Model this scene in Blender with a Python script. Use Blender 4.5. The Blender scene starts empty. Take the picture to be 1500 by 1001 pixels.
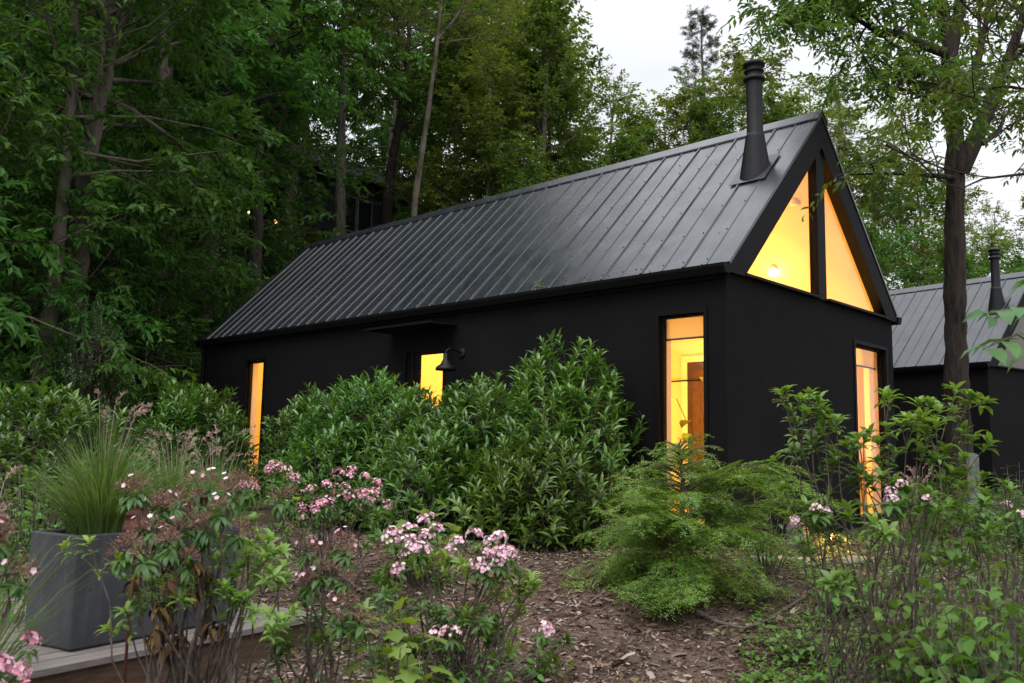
import bpy, math, random
import numpy as np
from math import radians, sin, cos, pi, sqrt
from mathutils import Vector, Matrix

# ------------------------------------------------------------------ camera, sky, sun, exposure
S = bpy.context.scene
COL = S.collection
CAM = np.array([-8.649, -5.049, 1.175])
FPX = 1296.2
CR = np.array([0.6934, -0.7203, 0.0189]); CU = np.array([-0.1010, -0.0712, 0.9924])
CF = np.array([0.7139, 0.6896, 0.1215])
def _n(v):
    v = np.asarray(v, float); return v/np.linalg.norm(v)
CF = _n(CF); CR = _n(CR-CF*CR.dot(CF)); CU = np.cross(CR, CF)
cam_d = bpy.data.cameras.new('camera'); cam = bpy.data.objects.new('camera', cam_d); COL.objects.link(cam)
cam_d.sensor_width = 36; cam_d.lens = 36*FPX/1500; cam_d.clip_start = .05; cam_d.clip_end = 2000
cam.matrix_world = Matrix(((CR[0], CU[0], -CF[0], CAM[0]), (CR[1], CU[1], -CF[1], CAM[1]), (CR[2], CU[2], -CF[2], CAM[2]), (0, 0, 0, 1)))
cam_d.dof.use_dof = True; cam_d.dof.focus_distance = 11.0; cam_d.dof.aperture_fstop = 4.0
S.camera = cam
SUN_EL, SUN_AZ = radians(55), radians(250)
W_ = bpy.data.worlds.new('World'); S.world = W_; W_.use_nodes = True
nt = W_.node_tree; nt.nodes.clear()
def wn(t, **k):
    n = nt.nodes.new(t)
    for a, b in k.items(): setattr(n, a, b)
    return n
wo = wn('ShaderNodeOutputWorld'); bg = wn('ShaderNodeBackground')
sky = wn('ShaderNodeTexSky', sky_type='NISHITA', sun_disc=False, sun_elevation=SUN_EL, sun_rotation=SUN_AZ)
sky.air_density = 1.0; sky.dust_density = 3.0
hs = wn('ShaderNodeHueSaturation'); hs.inputs['Saturation'].default_value = .30
tc = wn('ShaderNodeTexCoord'); sep = wn('ShaderNodeSeparateXYZ')
nz = wn('ShaderNodeTexNoise'); nz.inputs['Scale'].default_value = 2.2; nz.inputs['Detail'].default_value = 5; nz.inputs['Roughness'].default_value = .5
mix = wn('ShaderNodeMix', data_type='RGBA')
mr = wn('ShaderNodeMapRange'); mr.inputs[1].default_value = .3; mr.inputs[2].default_value = .7; mr.inputs[3].default_value = .62; mr.inputs[4].default_value = .97
mix.inputs[7].default_value = (6.3, 6.5, 6.85, 1)       # flat grey-white cloud deck over the clear sky
grad = wn('ShaderNodeMapRange'); grad.inputs[1].default_value = .40; grad.inputs[2].default_value = 1; grad.inputs[3].default_value = 1.02; grad.inputs[4].default_value = 2.7
mul = wn('ShaderNodeMix', data_type='RGBA', blend_type='MULTIPLY'); mul.inputs[0].default_value = 1
L = nt.links.new
L(tc.outputs['Generated'], nz.inputs['Vector']); L(tc.outputs['Generated'], sep.inputs[0])
L(sky.outputs[0], hs.inputs['Color']); L(hs.outputs[0], mix.inputs[6]); L(nz.outputs[0], mr.inputs[0]); L(mr.outputs[0], mix.inputs[0])
L(sep.outputs['Z'], grad.inputs[0]); L(mix.outputs[2], mul.inputs[6]); L(grad.outputs[0], mul.inputs[7])
L(mul.outputs[2], bg.inputs['Color']); bg.inputs['Strength'].default_value = .15; L(bg.outputs[0], wo.inputs[0])
sd = bpy.data.lights.new('sun', 'SUN'); sd.energy = .9; sd.angle = radians(35); sd.color = (1, .97, .93)
sun = bpy.data.objects.new('sun', sd); COL.objects.link(sun)
sun.rotation_euler = Vector((-cos(SUN_EL)*sin(SUN_AZ), -cos(SUN_EL)*cos(SUN_AZ), -sin(SUN_EL))).to_track_quat('-Z', 'Y').to_euler()
S.view_settings.view_transform = 'Standard'; S.view_settings.look = 'None'; S.view_settings.gamma = 1; S.view_settings.exposure = .2
S.render.engine = 'CYCLES'
cy = S.cycles; cy.max_bounces = 7; cy.diffuse_bounces = 3; cy.glossy_bounces = 3; cy.transmission_bounces = 4; cy.transparent_max_bounces = 8
cy.caustics_reflective = False; cy.caustics_refractive = False; cy.sample_clamp_indirect = 4; cy.use_denoising = True

# ------------------------------------------------------------------ helpers
def ray(px, py): return CF + CR*(px-750)/FPX - CU*(py-500.5)/FPX
def at(px, py, d): return CAM + ray(px, py)*d
FH = _n([CF[0], CF[1], 0]); RH = np.array([FH[1], -FH[0], 0])
def softplus(x): return np.where(x > 20, x, np.log1p(np.exp(np.minimum(x, 20))))
def terrain(x, y):
    x = np.asarray(x, float); y = np.asarray(y, float)
    f = (x-CAM[0])*FH[0]+(y-CAM[1])*FH[1]; r = (x-CAM[0])*RH[0]+(y-CAM[1])*RH[1]
    t = np.clip((f-4.6)/4.6, 0, 1); t = t*t*(3-2*t)
    z = -.38+.56*t
    u = .8*f-.6*r
    h = .5*softplus((u-20.8)*1.1)/1.1
    h = np.where(h > 16, 16+.35*(h-16), h)
    bump = .035*np.sin(x*2.1+y*.7)+.03*np.sin(y*2.7-x*1.1)+.02*np.sin(x*5.3+1)*np.sin(y*4.7)
    far = .25*np.sin(x*.35+1.3)*np.sin(y*.31)
    return z+h+bump*.8+far*np.clip((f-22)/8, 0, 1)
def ground(px, d):
    p = at(px, 655+(px-750)*.0187, d); return np.array([p[0], p[1], float(terrain(p[0], p[1]))])

class MB:
    def __init__(s): s.V = []; s.F = []; s.n = 0; s.M = []
    def add(s, v, faces, mi=0):
        v = np.asarray(v, float).reshape(-1, 3)
        if isinstance(faces, np.ndarray): faces = [faces]
        elif not (len(faces) and isinstance(faces[0], np.ndarray)):
            by = {}
            for f in faces: by.setdefault(len(f), []).append(f)
            faces = [np.array(b, int) for b in by.values()]
        for f in faces:
            s.F.append(f+s.n); s.M.append(np.full(len(f), mi))
        s.V.append(v); s.n += len(v)
    def box(s, a, b, T=None, mi=0):
        (x0, y0, z0), (x1, y1, z1) = a, b
        v = np.array([(x0,y0,z0),(x1,y0,z0),(x1,y1,z0),(x0,y1,z0),(x0,y0,z1),(x1,y0,z1),(x1,y1,z1),(x0,y1,z1)], float)
        if T is not None: v = T(v)
        s.add(v, np.array([(0,3,2,1),(4,5,6,7),(0,1,5,4),(1,2,6,5),(2,3,7,6),(3,0,4,7)]), mi)
    def prism(s, poly, vec, mi=0):      # planar polygon swept along vec
        p = np.asarray(poly, float); k = len(p); v = np.vstack([p, p+np.asarray(vec, float)])
        f = [tuple(range(k))[::-1], tuple(range(k, 2*k))]+[(i, (i+1) % k, k+(i+1) % k, k+i) for i in range(k)]
        s.add(v, f, mi)
    def tube(s, pts, rad, n=6, cap=True, mi=0):
        P = np.asarray(pts, float); k = len(P); rad = np.broadcast_to(rad, (k,))
        T = np.gradient(P, axis=0); T /= np.linalg.norm(T, axis=1)[:, None]+1e-9
        ref = np.array([0, 0, 1.]) if abs(T[0, 2]) < .8 else np.array([1., 0, 0])
        A = np.cross(T, ref); A /= np.linalg.norm(A, axis=1)[:, None]+1e-9; B = np.cross(T, A)
        a = np.arange(n)*2*pi/n
        v = P[:, None]+rad[:, None, None]*(np.cos(a)[None, :, None]*A[:, None]+np.sin(a)[None, :, None]*B[:, None])
        i, j = np.meshgrid(np.arange(k-1), np.arange(n), indexing='ij'); j2 = (j+1) % n
        f = np.stack([i*n+j, i*n+j2, (i+1)*n+j2, (i+1)*n+j], -1).reshape(-1, 4)
        F = [f]
        if cap: F.append(np.array([list(range(n))[::-1]])); F.append(np.array([[(k-1)*n+q for q in range(n)]]))
        s.add(v.reshape(-1, 3), F, mi)
    def lathe(s, prof, c, n=24, mi=0):
        prof = np.asarray(prof, float); a = np.arange(n)*2*pi/n
        v = np.stack([c[0]+prof[:, :1]*np.cos(a), c[1]+prof[:, :1]*np.sin(a), c[2]+np.repeat(prof[:, 1:], n, 1)], -1)
        k = len(prof); i, j = np.meshgrid(np.arange(k-1), np.arange(n), indexing='ij'); j2 = (j+1) % n
        s.add(v.reshape(-1, 3), np.stack([i*n+j, i*n+j2, (i+1)*n+j2, (i+1)*n+j], -1).reshape(-1, 4), mi)
    def inst(s, tmpl, pos, d, nrm, size, wid=1.0, mi=0):
        TV, TF = tmpl; pos = np.asarray(pos, float); N = len(pos)
        if N == 0: return
        d = d/(np.linalg.norm(d, axis=1)[:, None]+1e-9); sd_ = np.cross(nrm, d); sd_ /= np.linalg.norm(sd_, axis=1)[:, None]+1e-9
        n2 = np.cross(d, sd_); size = np.broadcast_to(size, (N,)); wid = np.broadcast_to(wid, (N,))
        v = pos[:, None]+size[:, None, None]*(TV[None, :, 0:1]*d[:, None]+TV[None, :, 1:2]*wid[:, None, None]*sd_[:, None]+TV[None, :, 2:3]*n2[:, None])
        m = len(TV); off = (np.arange(N)*m)[:, None, None]
        s.add(v.reshape(-1, 3), [(f[None]+off).reshape(-1, f.shape[1]) for f in TF], mi)
    def mesh(s, name, mats, smooth=False):
        me = bpy.data.meshes.new(name)
        V = np.vstack(s.V) if s.V else np.zeros((0, 3))
        lv = np.concatenate([f.ravel() for f in s.F]); sz = np.concatenate([np.full(len(f), f.shape[1]) for f in s.F]); mi = np.concatenate(s.M)
        me.vertices.add(len(V)); me.vertices.foreach_set('co', V.ravel().astype(np.float32))
        me.loops.add(len(lv)); me.loops.foreach_set('vertex_index', lv.astype(np.int32))
        me.polygons.add(len(sz)); me.polygons.foreach_set('loop_start', np.concatenate([[0], np.cumsum(sz)[:-1]]).astype(np.int32))
        try: me.polygons.foreach_set('loop_total', sz.astype(np.int32))
        except Exception: pass
        me.polygons.foreach_set('material_index', mi.astype(np.int32))
        me.polygons.foreach_set('use_smooth', np.full(len(sz), bool(smooth)))
        me.update(calc_edges=True); me.validate()
        for m in (mats if isinstance(mats, (list, tuple)) else [mats]): me.materials.append(m)
        return me
    def build(s, name, mats, parent=None, smooth=False, loc=None):
        o = bpy.data.objects.new(name, s.mesh(name, mats, smooth or name in ('leaves', 'new_leaves', 'dead_leaves', 'blades'))); COL.objects.link(o)
        if parent is not None: o.parent = parent
        if loc is not None: o.location = loc
        return o
def tag(o, label, cat, group=None, kind=None):
    if label: o['label'] = label
    if cat: o['category'] = cat
    if group: o['group'] = group
    if kind: o['kind'] = kind
    return o
def thing(name, label, cat, loc=(0, 0, 0), rz=0, group=None, sc=1):
    o = bpy.data.objects.new(name, None); COL.objects.link(o); o.empty_display_size = .2
    o.location = loc; o.rotation_euler = (0, 0, rz); o.scale = (sc, sc, sc) if np.isscalar(sc) else sc
    return tag(o, label, cat, group)
def dup(root, loc, rz=0, sc=1, label=None, group=None):
    def cp(o, par):
        c = o.copy(); COL.objects.link(c)
        if par is not None: c.parent = par
        for ch in o.children: cp(ch, c)
        return c
    c = cp(root, None); c.location = loc; c.rotation_euler = (0, 0, rz); c.scale = (sc, sc, sc) if np.isscalar(sc) else sc
    if label: c['label'] = label
    if group: c['group'] = group
    return c

# ------------------------------------------------------------------ materials
def newmat(name):
    m = bpy.data.materials.new(name); m.use_nodes = True; m.node_tree.nodes.clear(); return m
class NT:
    def __init__(s, m): s.t = m.node_tree; s.o = s.n('ShaderNodeOutputMaterial')
    def n(s, t, **k):
        n = s.t.nodes.new(t)
        for a, b in k.items(): setattr(n, a, b)
        return n
    def l(s, a, b): s.t.links.new(a, b)
    def noise(s, scale, detail=4, vec=None, rough=.55):
        n = s.n('ShaderNodeTexNoise'); n.inputs['Scale'].default_value = scale; n.inputs['Detail'].default_value = detail; n.inputs['Roughness'].default_value = rough
        if vec is not None: s.l(vec, n.inputs['Vector'])
        return n.outputs[0]
    def ramp(s, f, stops):
        r = s.n('ShaderNodeValToRGB'); e = r.color_ramp.elements
        while len(e) < len(stops): e.new(.5)
        for q, (p, c) in zip(e, stops): q.position = p; q.color = (*c, 1) if len(c) == 3 else c
        s.l(f, r.inputs[0]); return r.outputs[0]
    def mix(s, f, a, b, bt='MIX'):
        m = s.n('ShaderNodeMix', data_type='RGBA', blend_type=bt)
        for i, v in ((0, f), (6, a), (7, b)):
            if hasattr(v, 'links'): s.l(v, m.inputs[i])
            else: m.inputs[i].default_value = v if i == 0 else (*v, 1)
        return m.outputs[2]
    def rng(s, f, a, b, c, d):
        m = s.n('ShaderNodeMapRange')
        for i, v in enumerate((a, b, c, d)): m.inputs[i+1].default_value = v
        s.l(f, m.inputs[0]); return m.outputs[0]
    def coord(s, k='Object', scale=(1, 1, 1)):
        t = s.n('ShaderNodeTexCoord'); mp = s.n('ShaderNodeMapping'); mp.inputs['Scale'].default_value = scale
        s.l(t.outputs[k], mp.inputs[0]); return mp.outputs[0]
    def bump(s, h, strength=.3, dist=.02):
        b = s.n('ShaderNodeBump'); b.inputs['Strength'].default_value = strength; b.inputs['Distance'].default_value = dist
        s.l(h, b.inputs['Height']); return b.outputs[0]
    def bsdf(s, col, rough=.5, spec=.5, metal=0, normal=None, emit=None, es=0):
        p = s.n('ShaderNodeBsdfPrincipled')
        for k, v in (('Base Color', col), ('Roughness', rough), ('Specular IOR Level', spec), ('Metallic', metal)):
            if hasattr(v, 'links'): s.l(v, p.inputs[k])
            else: p.inputs[k].default_value = (*v, 1) if k == 'Base Color' else v
        if normal is not None: s.l(normal, p.inputs['Normal'])
        if emit: p.inputs['Emission Color'].default_value = (*emit, 1); p.inputs['Emission Strength'].default_value = es
        return p.outputs[0]
    def out(s, sh): s.l(sh, s.o.inputs[0])

def leaf_mat(name, a, b, tr=.32, rough=.45, spec=.35, hv=.25, tint=(1.5, 1.35, .6)):
    m = newmat(name); t = NT(m)
    g = t.n('ShaderNodeNewGeometry'); oi = t.n('ShaderNodeObjectInfo')
    c = t.mix(g.outputs['Random Per Island'], a, b)
    # whole-plant variation from plant to plant, and slow clumps of younger leaves
    cl = t.noise(1.1, 2, t.coord('Object'))
    c = t.mix(t.rng(cl, .35, .7, 0, .55), c, tuple(np.clip(np.array(b)*np.array((1.35, 1.22, .95)), 0, 1)))
    h = t.n('ShaderNodeHueSaturation'); t.l(c, h.inputs['Color'])
    t.l(t.rng(oi.outputs['Random'], 0, 1, 1-hv, 1+hv), h.inputs['Value']); t.l(t.rng(oi.outputs['Random'], 0, 1, .485, .515), h.inputs['Hue'])
    c = h.outputs[0]
    p = t.bsdf(c, rough, spec)
    tl = t.n('ShaderNodeBsdfTranslucent'); t.l(t.mix(1.0, c, tint, 'MULTIPLY'), tl.inputs[0])
    ms = t.n('ShaderNodeMixShader'); ms.inputs[0].default_value = tr; t.l(p, ms.inputs[1]); t.l(tl.outputs[0], ms.inputs[2])
    t.out(ms.outputs[0]); return m
def island_mat(name, stops, rough=.8, spec=.2):
    m = newmat(name); t = NT(m); g = t.n('ShaderNodeNewGeometry')
    t.out(t.bsdf(t.ramp(g.outputs['Random Per Island'], stops), rough, spec)); return m
def bark_mat(name, a, b, sc=1, moss=0):
    m = newmat(name); t = NT(m); v = t.coord('Object', (14*sc, 14*sc, 2.2*sc))
    n1 = t.noise(1, 6, v, .65); n2 = t.noise(.8, 3, t.coord('Object'))
    c = t.mix(t.rng(n1, .38, .62, 0, 1), a, b)
    c = t.mix(t.rng(n2, .45, .7, 0, .6), c, tuple(np.array(b)*1.25))
    if moss: c = t.mix(t.rng(t.noise(1.7, 4, t.coord('Object')), .5, .65, 0, moss), c, (.035, .05, .02))
    t.out(t.bsdf(c, .9, .15, normal=t.bump(n1, .9, .04))); return m
M = {}
# foliage
M['forest'] = leaf_mat('forest_leaf', (.032, .092, .018), (.070, .172, .036), .42, .5, .25)
M['under'] = leaf_mat('understory_leaf', (.036, .104, .020), (.080, .190, .040), .42, .5, .25)
M['pale'] = leaf_mat('pale_leaf', (0.085, 0.140, 0.028), (0.156, 0.224, 0.055), .42, .55, .25)
M['walnut'] = leaf_mat('walnut_leaf', (0.047, 0.099, 0.017), (0.091, 0.168, 0.032), .4, .5, .25)
M['pine'] = leaf_mat('pine_needle', (.035, .06, .03), (.06, .09, .045), .15)
M['laurel'] = leaf_mat('laurel_leaf', (.024, .074, .012), (.115, .232, .038), .24, .27, .6, .14)
M['holly'] = leaf_mat('holly_leaf', (.03, .085, .022), (.07, .15, .04), .15, .3, .5, .1)
M['hemlock'] = leaf_mat('hemlock_needle', (.07, .155, .025), (.18, .31, .06), .35, .5, .3, .1)
M['kalmia'] = leaf_mat('kalmia_leaf', (0.036, 0.101, 0.021), (0.078, 0.168, 0.034), .28, .38, .4, .1)
M['kalmia_new'] = leaf_mat('kalmia_new_leaf', (.11, .22, .04), (.22, .34, .06), .35, .4, .4, .1)
M['rhodo'] = leaf_mat('rhododendron_leaf', (0.072, 0.168, 0.033), (0.156, 0.291, 0.057), .35, .38, .45, .1)
M['lobed'] = leaf_mat('lobed_leaf', (.09, .19, .03), (.20, .32, .06), .4, .45, .35, .1)
M['weed'] = leaf_mat('weed_leaf', (.045, .13, .022), (.115, .245, .046), .38, .5, .3, .1)
M['grass'] = leaf_mat('grass_blade', (.045, .105, .028), (.125, .215, .07), .35, .5, .3, .1)
M['fern'] = leaf_mat('fern_leaf', (.022, .075, .018), (.05, .125, .03), .3)
M['plume'] = island_mat('grass_plume', [(0, (.25, .16, .13)), (1, (.48, .36, .30))])
M['dead'] = island_mat('dead_leaf', [(0, (.05, .03, .015)), (.6, (.12, .07, .03)), (1, (.2, .12, .05))])
M['seed'] = island_mat('seed_head', [(0, (.10, .05, .035)), (.6, (.20, .105, .075)), (1, (.36, .22, .18))])
M['pink'] = island_mat('pink_petal', [(0, (.52, .15, .22)), (.45, (.66, .34, .41)), (1, (.76, .56, .60))], .6)
M['palepink'] = island_mat('pale_petal', [(0, (.58, .26, .33)), (.5, (.70, .47, .53)), (1, (.78, .66, .69))], .6)
M['yellowleaf'] = island_mat('yellow_leaf', [(0, (.55, .30, .03)), (1, (.6, .18, .02))], .5)
# bark
M['bark'] = bark_mat('bark', (.06, .046, .036), (.165, .135, .11), 1, .5)
M['bark_pale'] = bark_mat('bark_pale', (.10, .085, .068), (.26, .235, .20), 1, .25)
M['bark_dark'] = bark_mat('bark_dark', (.014, .011, .009), (.058, .046, .038), 1.2)
M['twig'] = bark_mat('twig_bark', (.075, .056, .044), (.21, .17, .145), 4)
M['twig_red'] = bark_mat('red_twig_bark', (.10, .045, .03), (.22, .12, .09), 4)
def simple(name, col, rough=.6, spec=.4, metal=0, nsc=8, var=.2, bs=.15, bd=.005):
    m = newmat(name); t = NT(m); v = t.coord('Object'); n = t.noise(nsc, 5, v)
    c = t.mix(t.rng(n, .3, .7, 0, 1), tuple(np.array(col)*(1-var)), tuple(np.array(col)*(1+var)))
    t.out(t.bsdf(c, rough, spec, metal, t.bump(t.noise(nsc*12, 3, v), bs, bd))); return m
def cloth_mat(name, c):
    m = newmat(name); t = NT(m); tl = t.n('ShaderNodeBsdfTranslucent'); tl.inputs[0].default_value = (*c, 1); ms = t.n('ShaderNodeMixShader'); ms.inputs[0].default_value = .78
    t.l(t.bsdf(c, .9, .1), ms.inputs[1]); t.l(tl.outputs[0], ms.inputs[2]); t.out(ms.outputs[0]); return m
M['stucco'] = simple('black_stucco', (.0062, .0058, .0066), .9, .12, 0, 1.2, .2, .5, .01)
M['trim'] = simple('black_trim', (.0045, .0045, .005), .65, .12, 0, 3, .15, .05)
M['pipe'] = simple('black_pipe', (.008, .008, .009), .5, .25, 0, 6, .2, .05)
M['frame'] = simple('window_frame', (.004, .004, .004), .6, .12, 0, 5, .1, .03)
def roof_mat():
    m = newmat('roof_metal'); t = NT(m); v = t.coord('Object'); v2 = t.coord('Object', (1.2, 7, 1.2))
    n = t.noise(1.4, 6, v, .6); st = t.noise(2.2, 5, v2, .6)
    c = t.mix(t.rng(n, .35, .7, 0, 1), (.010, .012, .017), (.020, .0225, .029))
    c = t.mix(t.rng(st, .52, .78, 0, .6), c, (.060, .057, .052))
    sp = t.noise(90, 2, v); c = t.mix(t.rng(sp, .66, .74, 0, .35), c, (.12, .12, .12))
    r = t.rng(t.noise(2.5, 6, v), .3, .7, .20, .34)
    t.out(t.bsdf(c, r, .72, 0, t.bump(t.noise(3.2, 3, v), .12, .02))); return m
M['roof'] = roof_mat()
M['flash'] = simple('flashing', (.014, .0145, .017), .4, .7, 0, 5, .3, .05)
M['shingle'] = simple('shingle_roof', (.10, .10, .11), .9, .2, 0, 9, .4, .6, .02)
M['siding'] = simple('dark_siding', (.028, .028, .031), .8, .2, 0, 5, .3, .2)
M['white'] = simple('white_paint', (.6, .6, .58), .5, .4, 0, 5, .08)
M['inwall'] = simple('interior_paint', (.78, .71, .52), .7, .2, 0, 2, .03, .05)
M['inceil'] = simple('interior_boards', (.78, .62, .32), .6, .25, 0, 3, .08, .05)
M['infloor'] = simple('interior_floor', (.33, .2, .1), .5, .3, 0, 5, .2)
M['casing'] = simple('pale_casing', (.8, .74, .62), .5, .3, 0, 4, .04)
M['brown'] = simple('brown_door', (.05, .024, .012), .45, .4, 0, 6, .25)
M['blind'] = cloth_mat('roller_blind', (.74, .70, .38)); M['drape'] = cloth_mat('curtain_cloth', (.66, .46, .18))
def planter_mat():
    m = newmat('grey_planter'); t = NT(m); n = t.noise(3.2, 6, t.coord('Object'), .6); st = t.noise(3, 5, t.coord('Object', (7, 7, .7)), .65)
    c = t.mix(t.rng(n, .3, .7, 0, 1), (.032, .034, .040), (.064, .067, .074)); c = t.mix(t.rng(st, .52, .72, 0, .55), c, (.085, .088, .092)); c = t.mix(t.rng(t.noise(26, 4, t.coord('Object')), .64, .74, 0, .5), c, (.02, .019, .018))
    t.out(t.bsdf(c, t.rng(n, .3, .7, .5, .75), .35, normal=t.bump(t.noise(40, 4, t.coord('Object')), .2, .005))); return m
M['planter'] = planter_mat()
M['soil'] = simple('planter_soil', (.035, .025, .018), 1, .1, 0, 30, .5, 1, .03)
M['stone'] = simple('flagstone', (.30, .245, .19), .85, .2, 0, 7, .25, .6, .02)
M['rock'] = simple('rock', (.15, .13, .115), .9, .2, 0, 9, .5, .9, .03)
M['post'] = simple('weathered_post', (.15, .16, .15), .85, .2, 0, 8, .3, .3)
M['rust'] = simple('rusty_metal', (.065, .02, .014), .8, .3, .2, 14, .45, .4)
M['pot'] = simple('clay_pot', (.09, .045, .025), .7, .3)
def glass_mat():
    m = newmat('window_glass'); t = NT(m)
    tr = t.n('ShaderNodeBsdfTransparent'); tr.inputs[0].default_value = (.96, .96, .95, 1)
    gl = t.n('ShaderNodeBsdfGlossy'); gl.inputs['Roughness'].default_value = .02
    lw = t.n('ShaderNodeLayerWeight'); lw.inputs[0].default_value = .5
    pw = t.n('ShaderNodeMath', operation='POWER'); pw.inputs[1].default_value = 5; t.l(lw.outputs['Facing'], pw.inputs[0])
    fr = t.n('ShaderNodeMapRange'); fr.inputs[3].default_value = .03; fr.inputs[4].default_value = .8; t.l(pw.outputs[0], fr.inputs[0])
    ms = t.n('ShaderNodeMixShader'); t.l(fr.outputs[0], ms.inputs[0]); t.l(tr.outputs[0], ms.inputs[1]); t.l(gl.outputs[0], ms.inputs[2])
    t.out(ms.outputs[0]); return m
M['glass'] = glass_mat()
def glow(name, col, st):
    m = newmat(name); t = NT(m); e = t.n('ShaderNodeEmission'); e.inputs[0].default_value = (*col, 1); e.inputs[1].default_value = st; t.out(e.outputs[0]); return m
M['bulb'] = glow('lamp_bulb', (1, .74, .34), 22)
M['bulb2'] = glow('porch_bulb', (1, .55, .2), 5)
def deck_mat():
    m = newmat('deck_wood'); t = NT(m); g = t.n('ShaderNodeNewGeometry'); v = t.coord('Object', (2, 30, 30))
    n = t.noise(1.5, 7, v, .7)
    c = t.mix(t.rng(n, .35, .65, 0, 1), (.14, .118, .108), (.27, .24, .225)); c = t.mix(t.rng(g.outputs['Random Per Island'], 0, 1, 0, .4), c, (.2, .165, .15))
    t.out(t.bsdf(c, .85, .2, normal=t.bump(n, .5, .008))); return m
M['deck'] = deck_mat()
def fascia_mat():
    m = newmat('deck_fascia'); t = NT(m); v = t.coord('Object', (1.5, 20, 24)); n = t.noise(1.6, 7, v, .7)
    c = t.mix(t.rng(n, .35, .65, 0, 1), (.055, .032, .022), (.13, .082, .058)); t.out(t.bsdf(c, .75, .25, normal=t.bump(n, .4, .006))); return m
M['fascia'] = fascia_mat()
def ground_mat():
    m = newmat('mulch_ground'); t = NT(m); v = t.coord('Object'); vo = t.n('ShaderNodeTexVoronoi'); vo.inputs['Scale'].default_value = 34
    t.l(t.coord('Object', (1, 1.9, 1)), vo.inputs['Vector'])
    n = t.noise(14, 6, v, .7); c = t.ramp(n, [(.3, (.035, .022, .016)), (.55, (.11, .075, .058)), (.75, (.19, .14, .115))])
    ch = t.ramp(vo.outputs['Color'], [(.2, (.06, .035, .025)), (.6, (.15, .10, .08)), (.9, (.24, .18, .15))]); c = t.mix(.5, c, ch)
    dm = t.noise(1.3, 5, v, .6); c = t.mix(t.rng(dm, .45, .62, 0, .6), c, (.045, .027, .018)); c = t.mix(t.rng(t.noise(2.1, 4, v), .55, .7, 0, .35), c, (.22, .16, .125))
    g = t.noise(.5, 5, v, .6); c = t.mix(t.rng(g, .5, .62, 0, .7), c, (.03, .045, .016))
    t.out(t.bsdf(c, .95, .1, normal=t.bump(t.mix(.5, n, vo.outputs['Distance']), .9, .03))); return m
M['ground'] = ground_mat()
M['chip'] = island_mat('bark_chip', [(0, (.05, .028, .02)), (.35, (.13, .082, .062)), (.7, (.21, .15, .12)), (1, (.36, .29, .25))], .9, .15)

# ------------------------------------------------------------------ leaf shapes
def T(v, tri, quad=None):
    F = []
    if tri: F.append(np.array(tri))
    if quad: F.append(np.array(quad))
    return np.array(v, float), F
LEAF4 = T([(0,0,0),(.45,.5,.09),(1,0,-.06),(.45,-.5,.09)], [(0,2,1),(0,3,2)])
LEAF8 = T([(0,0,0),(.35,0,.05),(.7,0,.02),(1,0,-.14),(.33,.5,.11),(.7,.4,.06),(.33,-.5,.11),(.7,-.4,.06)],
          [(0,1,4),(0,6,1),(2,3,5),(2,7,3)], [(1,2,5,4),(1,6,7,2)])
NEEDLE = T([(0,0,0),(.5,.5,.0),(1,0,0),(.5,-.5,0)], None, [(0,3,2,1)])
PETAL5 = T([(0,0,0)]+[(cos(a)*r, sin(a)*r, .28 if r > .8 else .2) for k in range(5) for a, r in ((k*2*pi/5, 1.), (k*2*pi/5+pi/5, .72))], [(0, 1+i, 1+(i+1) % 10) for i in range(10)])
def lobed():
    out = [(0,0),(.12,.1),(-.02,.3),(.2,.36),(.3,.25),(.42,.52),(.62,.5),(.6,.3),(.75,.2),(1,0)]
    pts = out+[(x, -y) for x, y in out[-2:0:-1]]
    v = [(.4, 0, .05)]+[(x, y, .02-.18*y*y-.10*max(0, x-.5)) for x, y in pts]; k = len(pts)
    return T(v, [(0, 1+(i+1) % k, 1+i) for i in range(k)])
LOBED = lobed()
CHIP = T([(0,-.5,0),(.5,-.45,.10),(1,-.4,.02),(1,.4,.03),(.5,.5,.12),(0,.45,.01)], None, [(0,1,4,5),(1,2,3,4)])
UP = np.array([0, 0, 1.])
def rdir(rng, n): v = rng.normal(size=(n, 3)); return v/np.linalg.norm(v, axis=1)[:, None]
def unit(v): return v/(np.linalg.norm(v, axis=-1, keepdims=True)+1e-9)

# ------------------------------------------------------------------ trees
def bend(rng, p, d, Ln, k=5, up=0., wig=.12):
    pts = [np.array(p, float)]; d = _n(d)
    for i in range(k-1):
        d = _n(d+rng.normal(size=3)*wig+UP*up); pts.append(pts[-1]+d*Ln/(k-1))
    return np.array(pts)
def twig_leaves(mb, rng, P, D, Ln, m, size, wid, tmpl=LEAF4, side=.8, droop=.35, jit=.3, fwd=.5, upn=1.0):
    P = np.array(P); D = unit(np.array(D)); Ln = np.array(Ln); N = len(P)
    i = np.repeat(np.arange(N), m); t = (np.tile(np.arange(m), N)+rng.uniform(.2, .8, N*m))/m
    pos = P[i]+D[i]*(Ln[i]*t)[:, None]-UP*(droop*.35*(Ln[i]*t**2))[:, None]
    sdv = unit(np.cross(D[i], UP+rng.normal(size=(N*m, 3))*.25)); sg = np.where(np.tile(np.arange(m), N) % 2, 1, -1)[:, None]
    d = D[i]*fwd+sdv*sg*side-UP*droop*rng.uniform(.3, 1.3, (N*m, 1))+rng.normal(size=(N*m, 3))*jit
    nn = UP*upn+rng.normal(size=(N*m, 3))*.45
    mb.inst(tmpl, pos, unit(d), nn, size*rng.uniform(.65, 1.2, N*m), wid)
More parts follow.
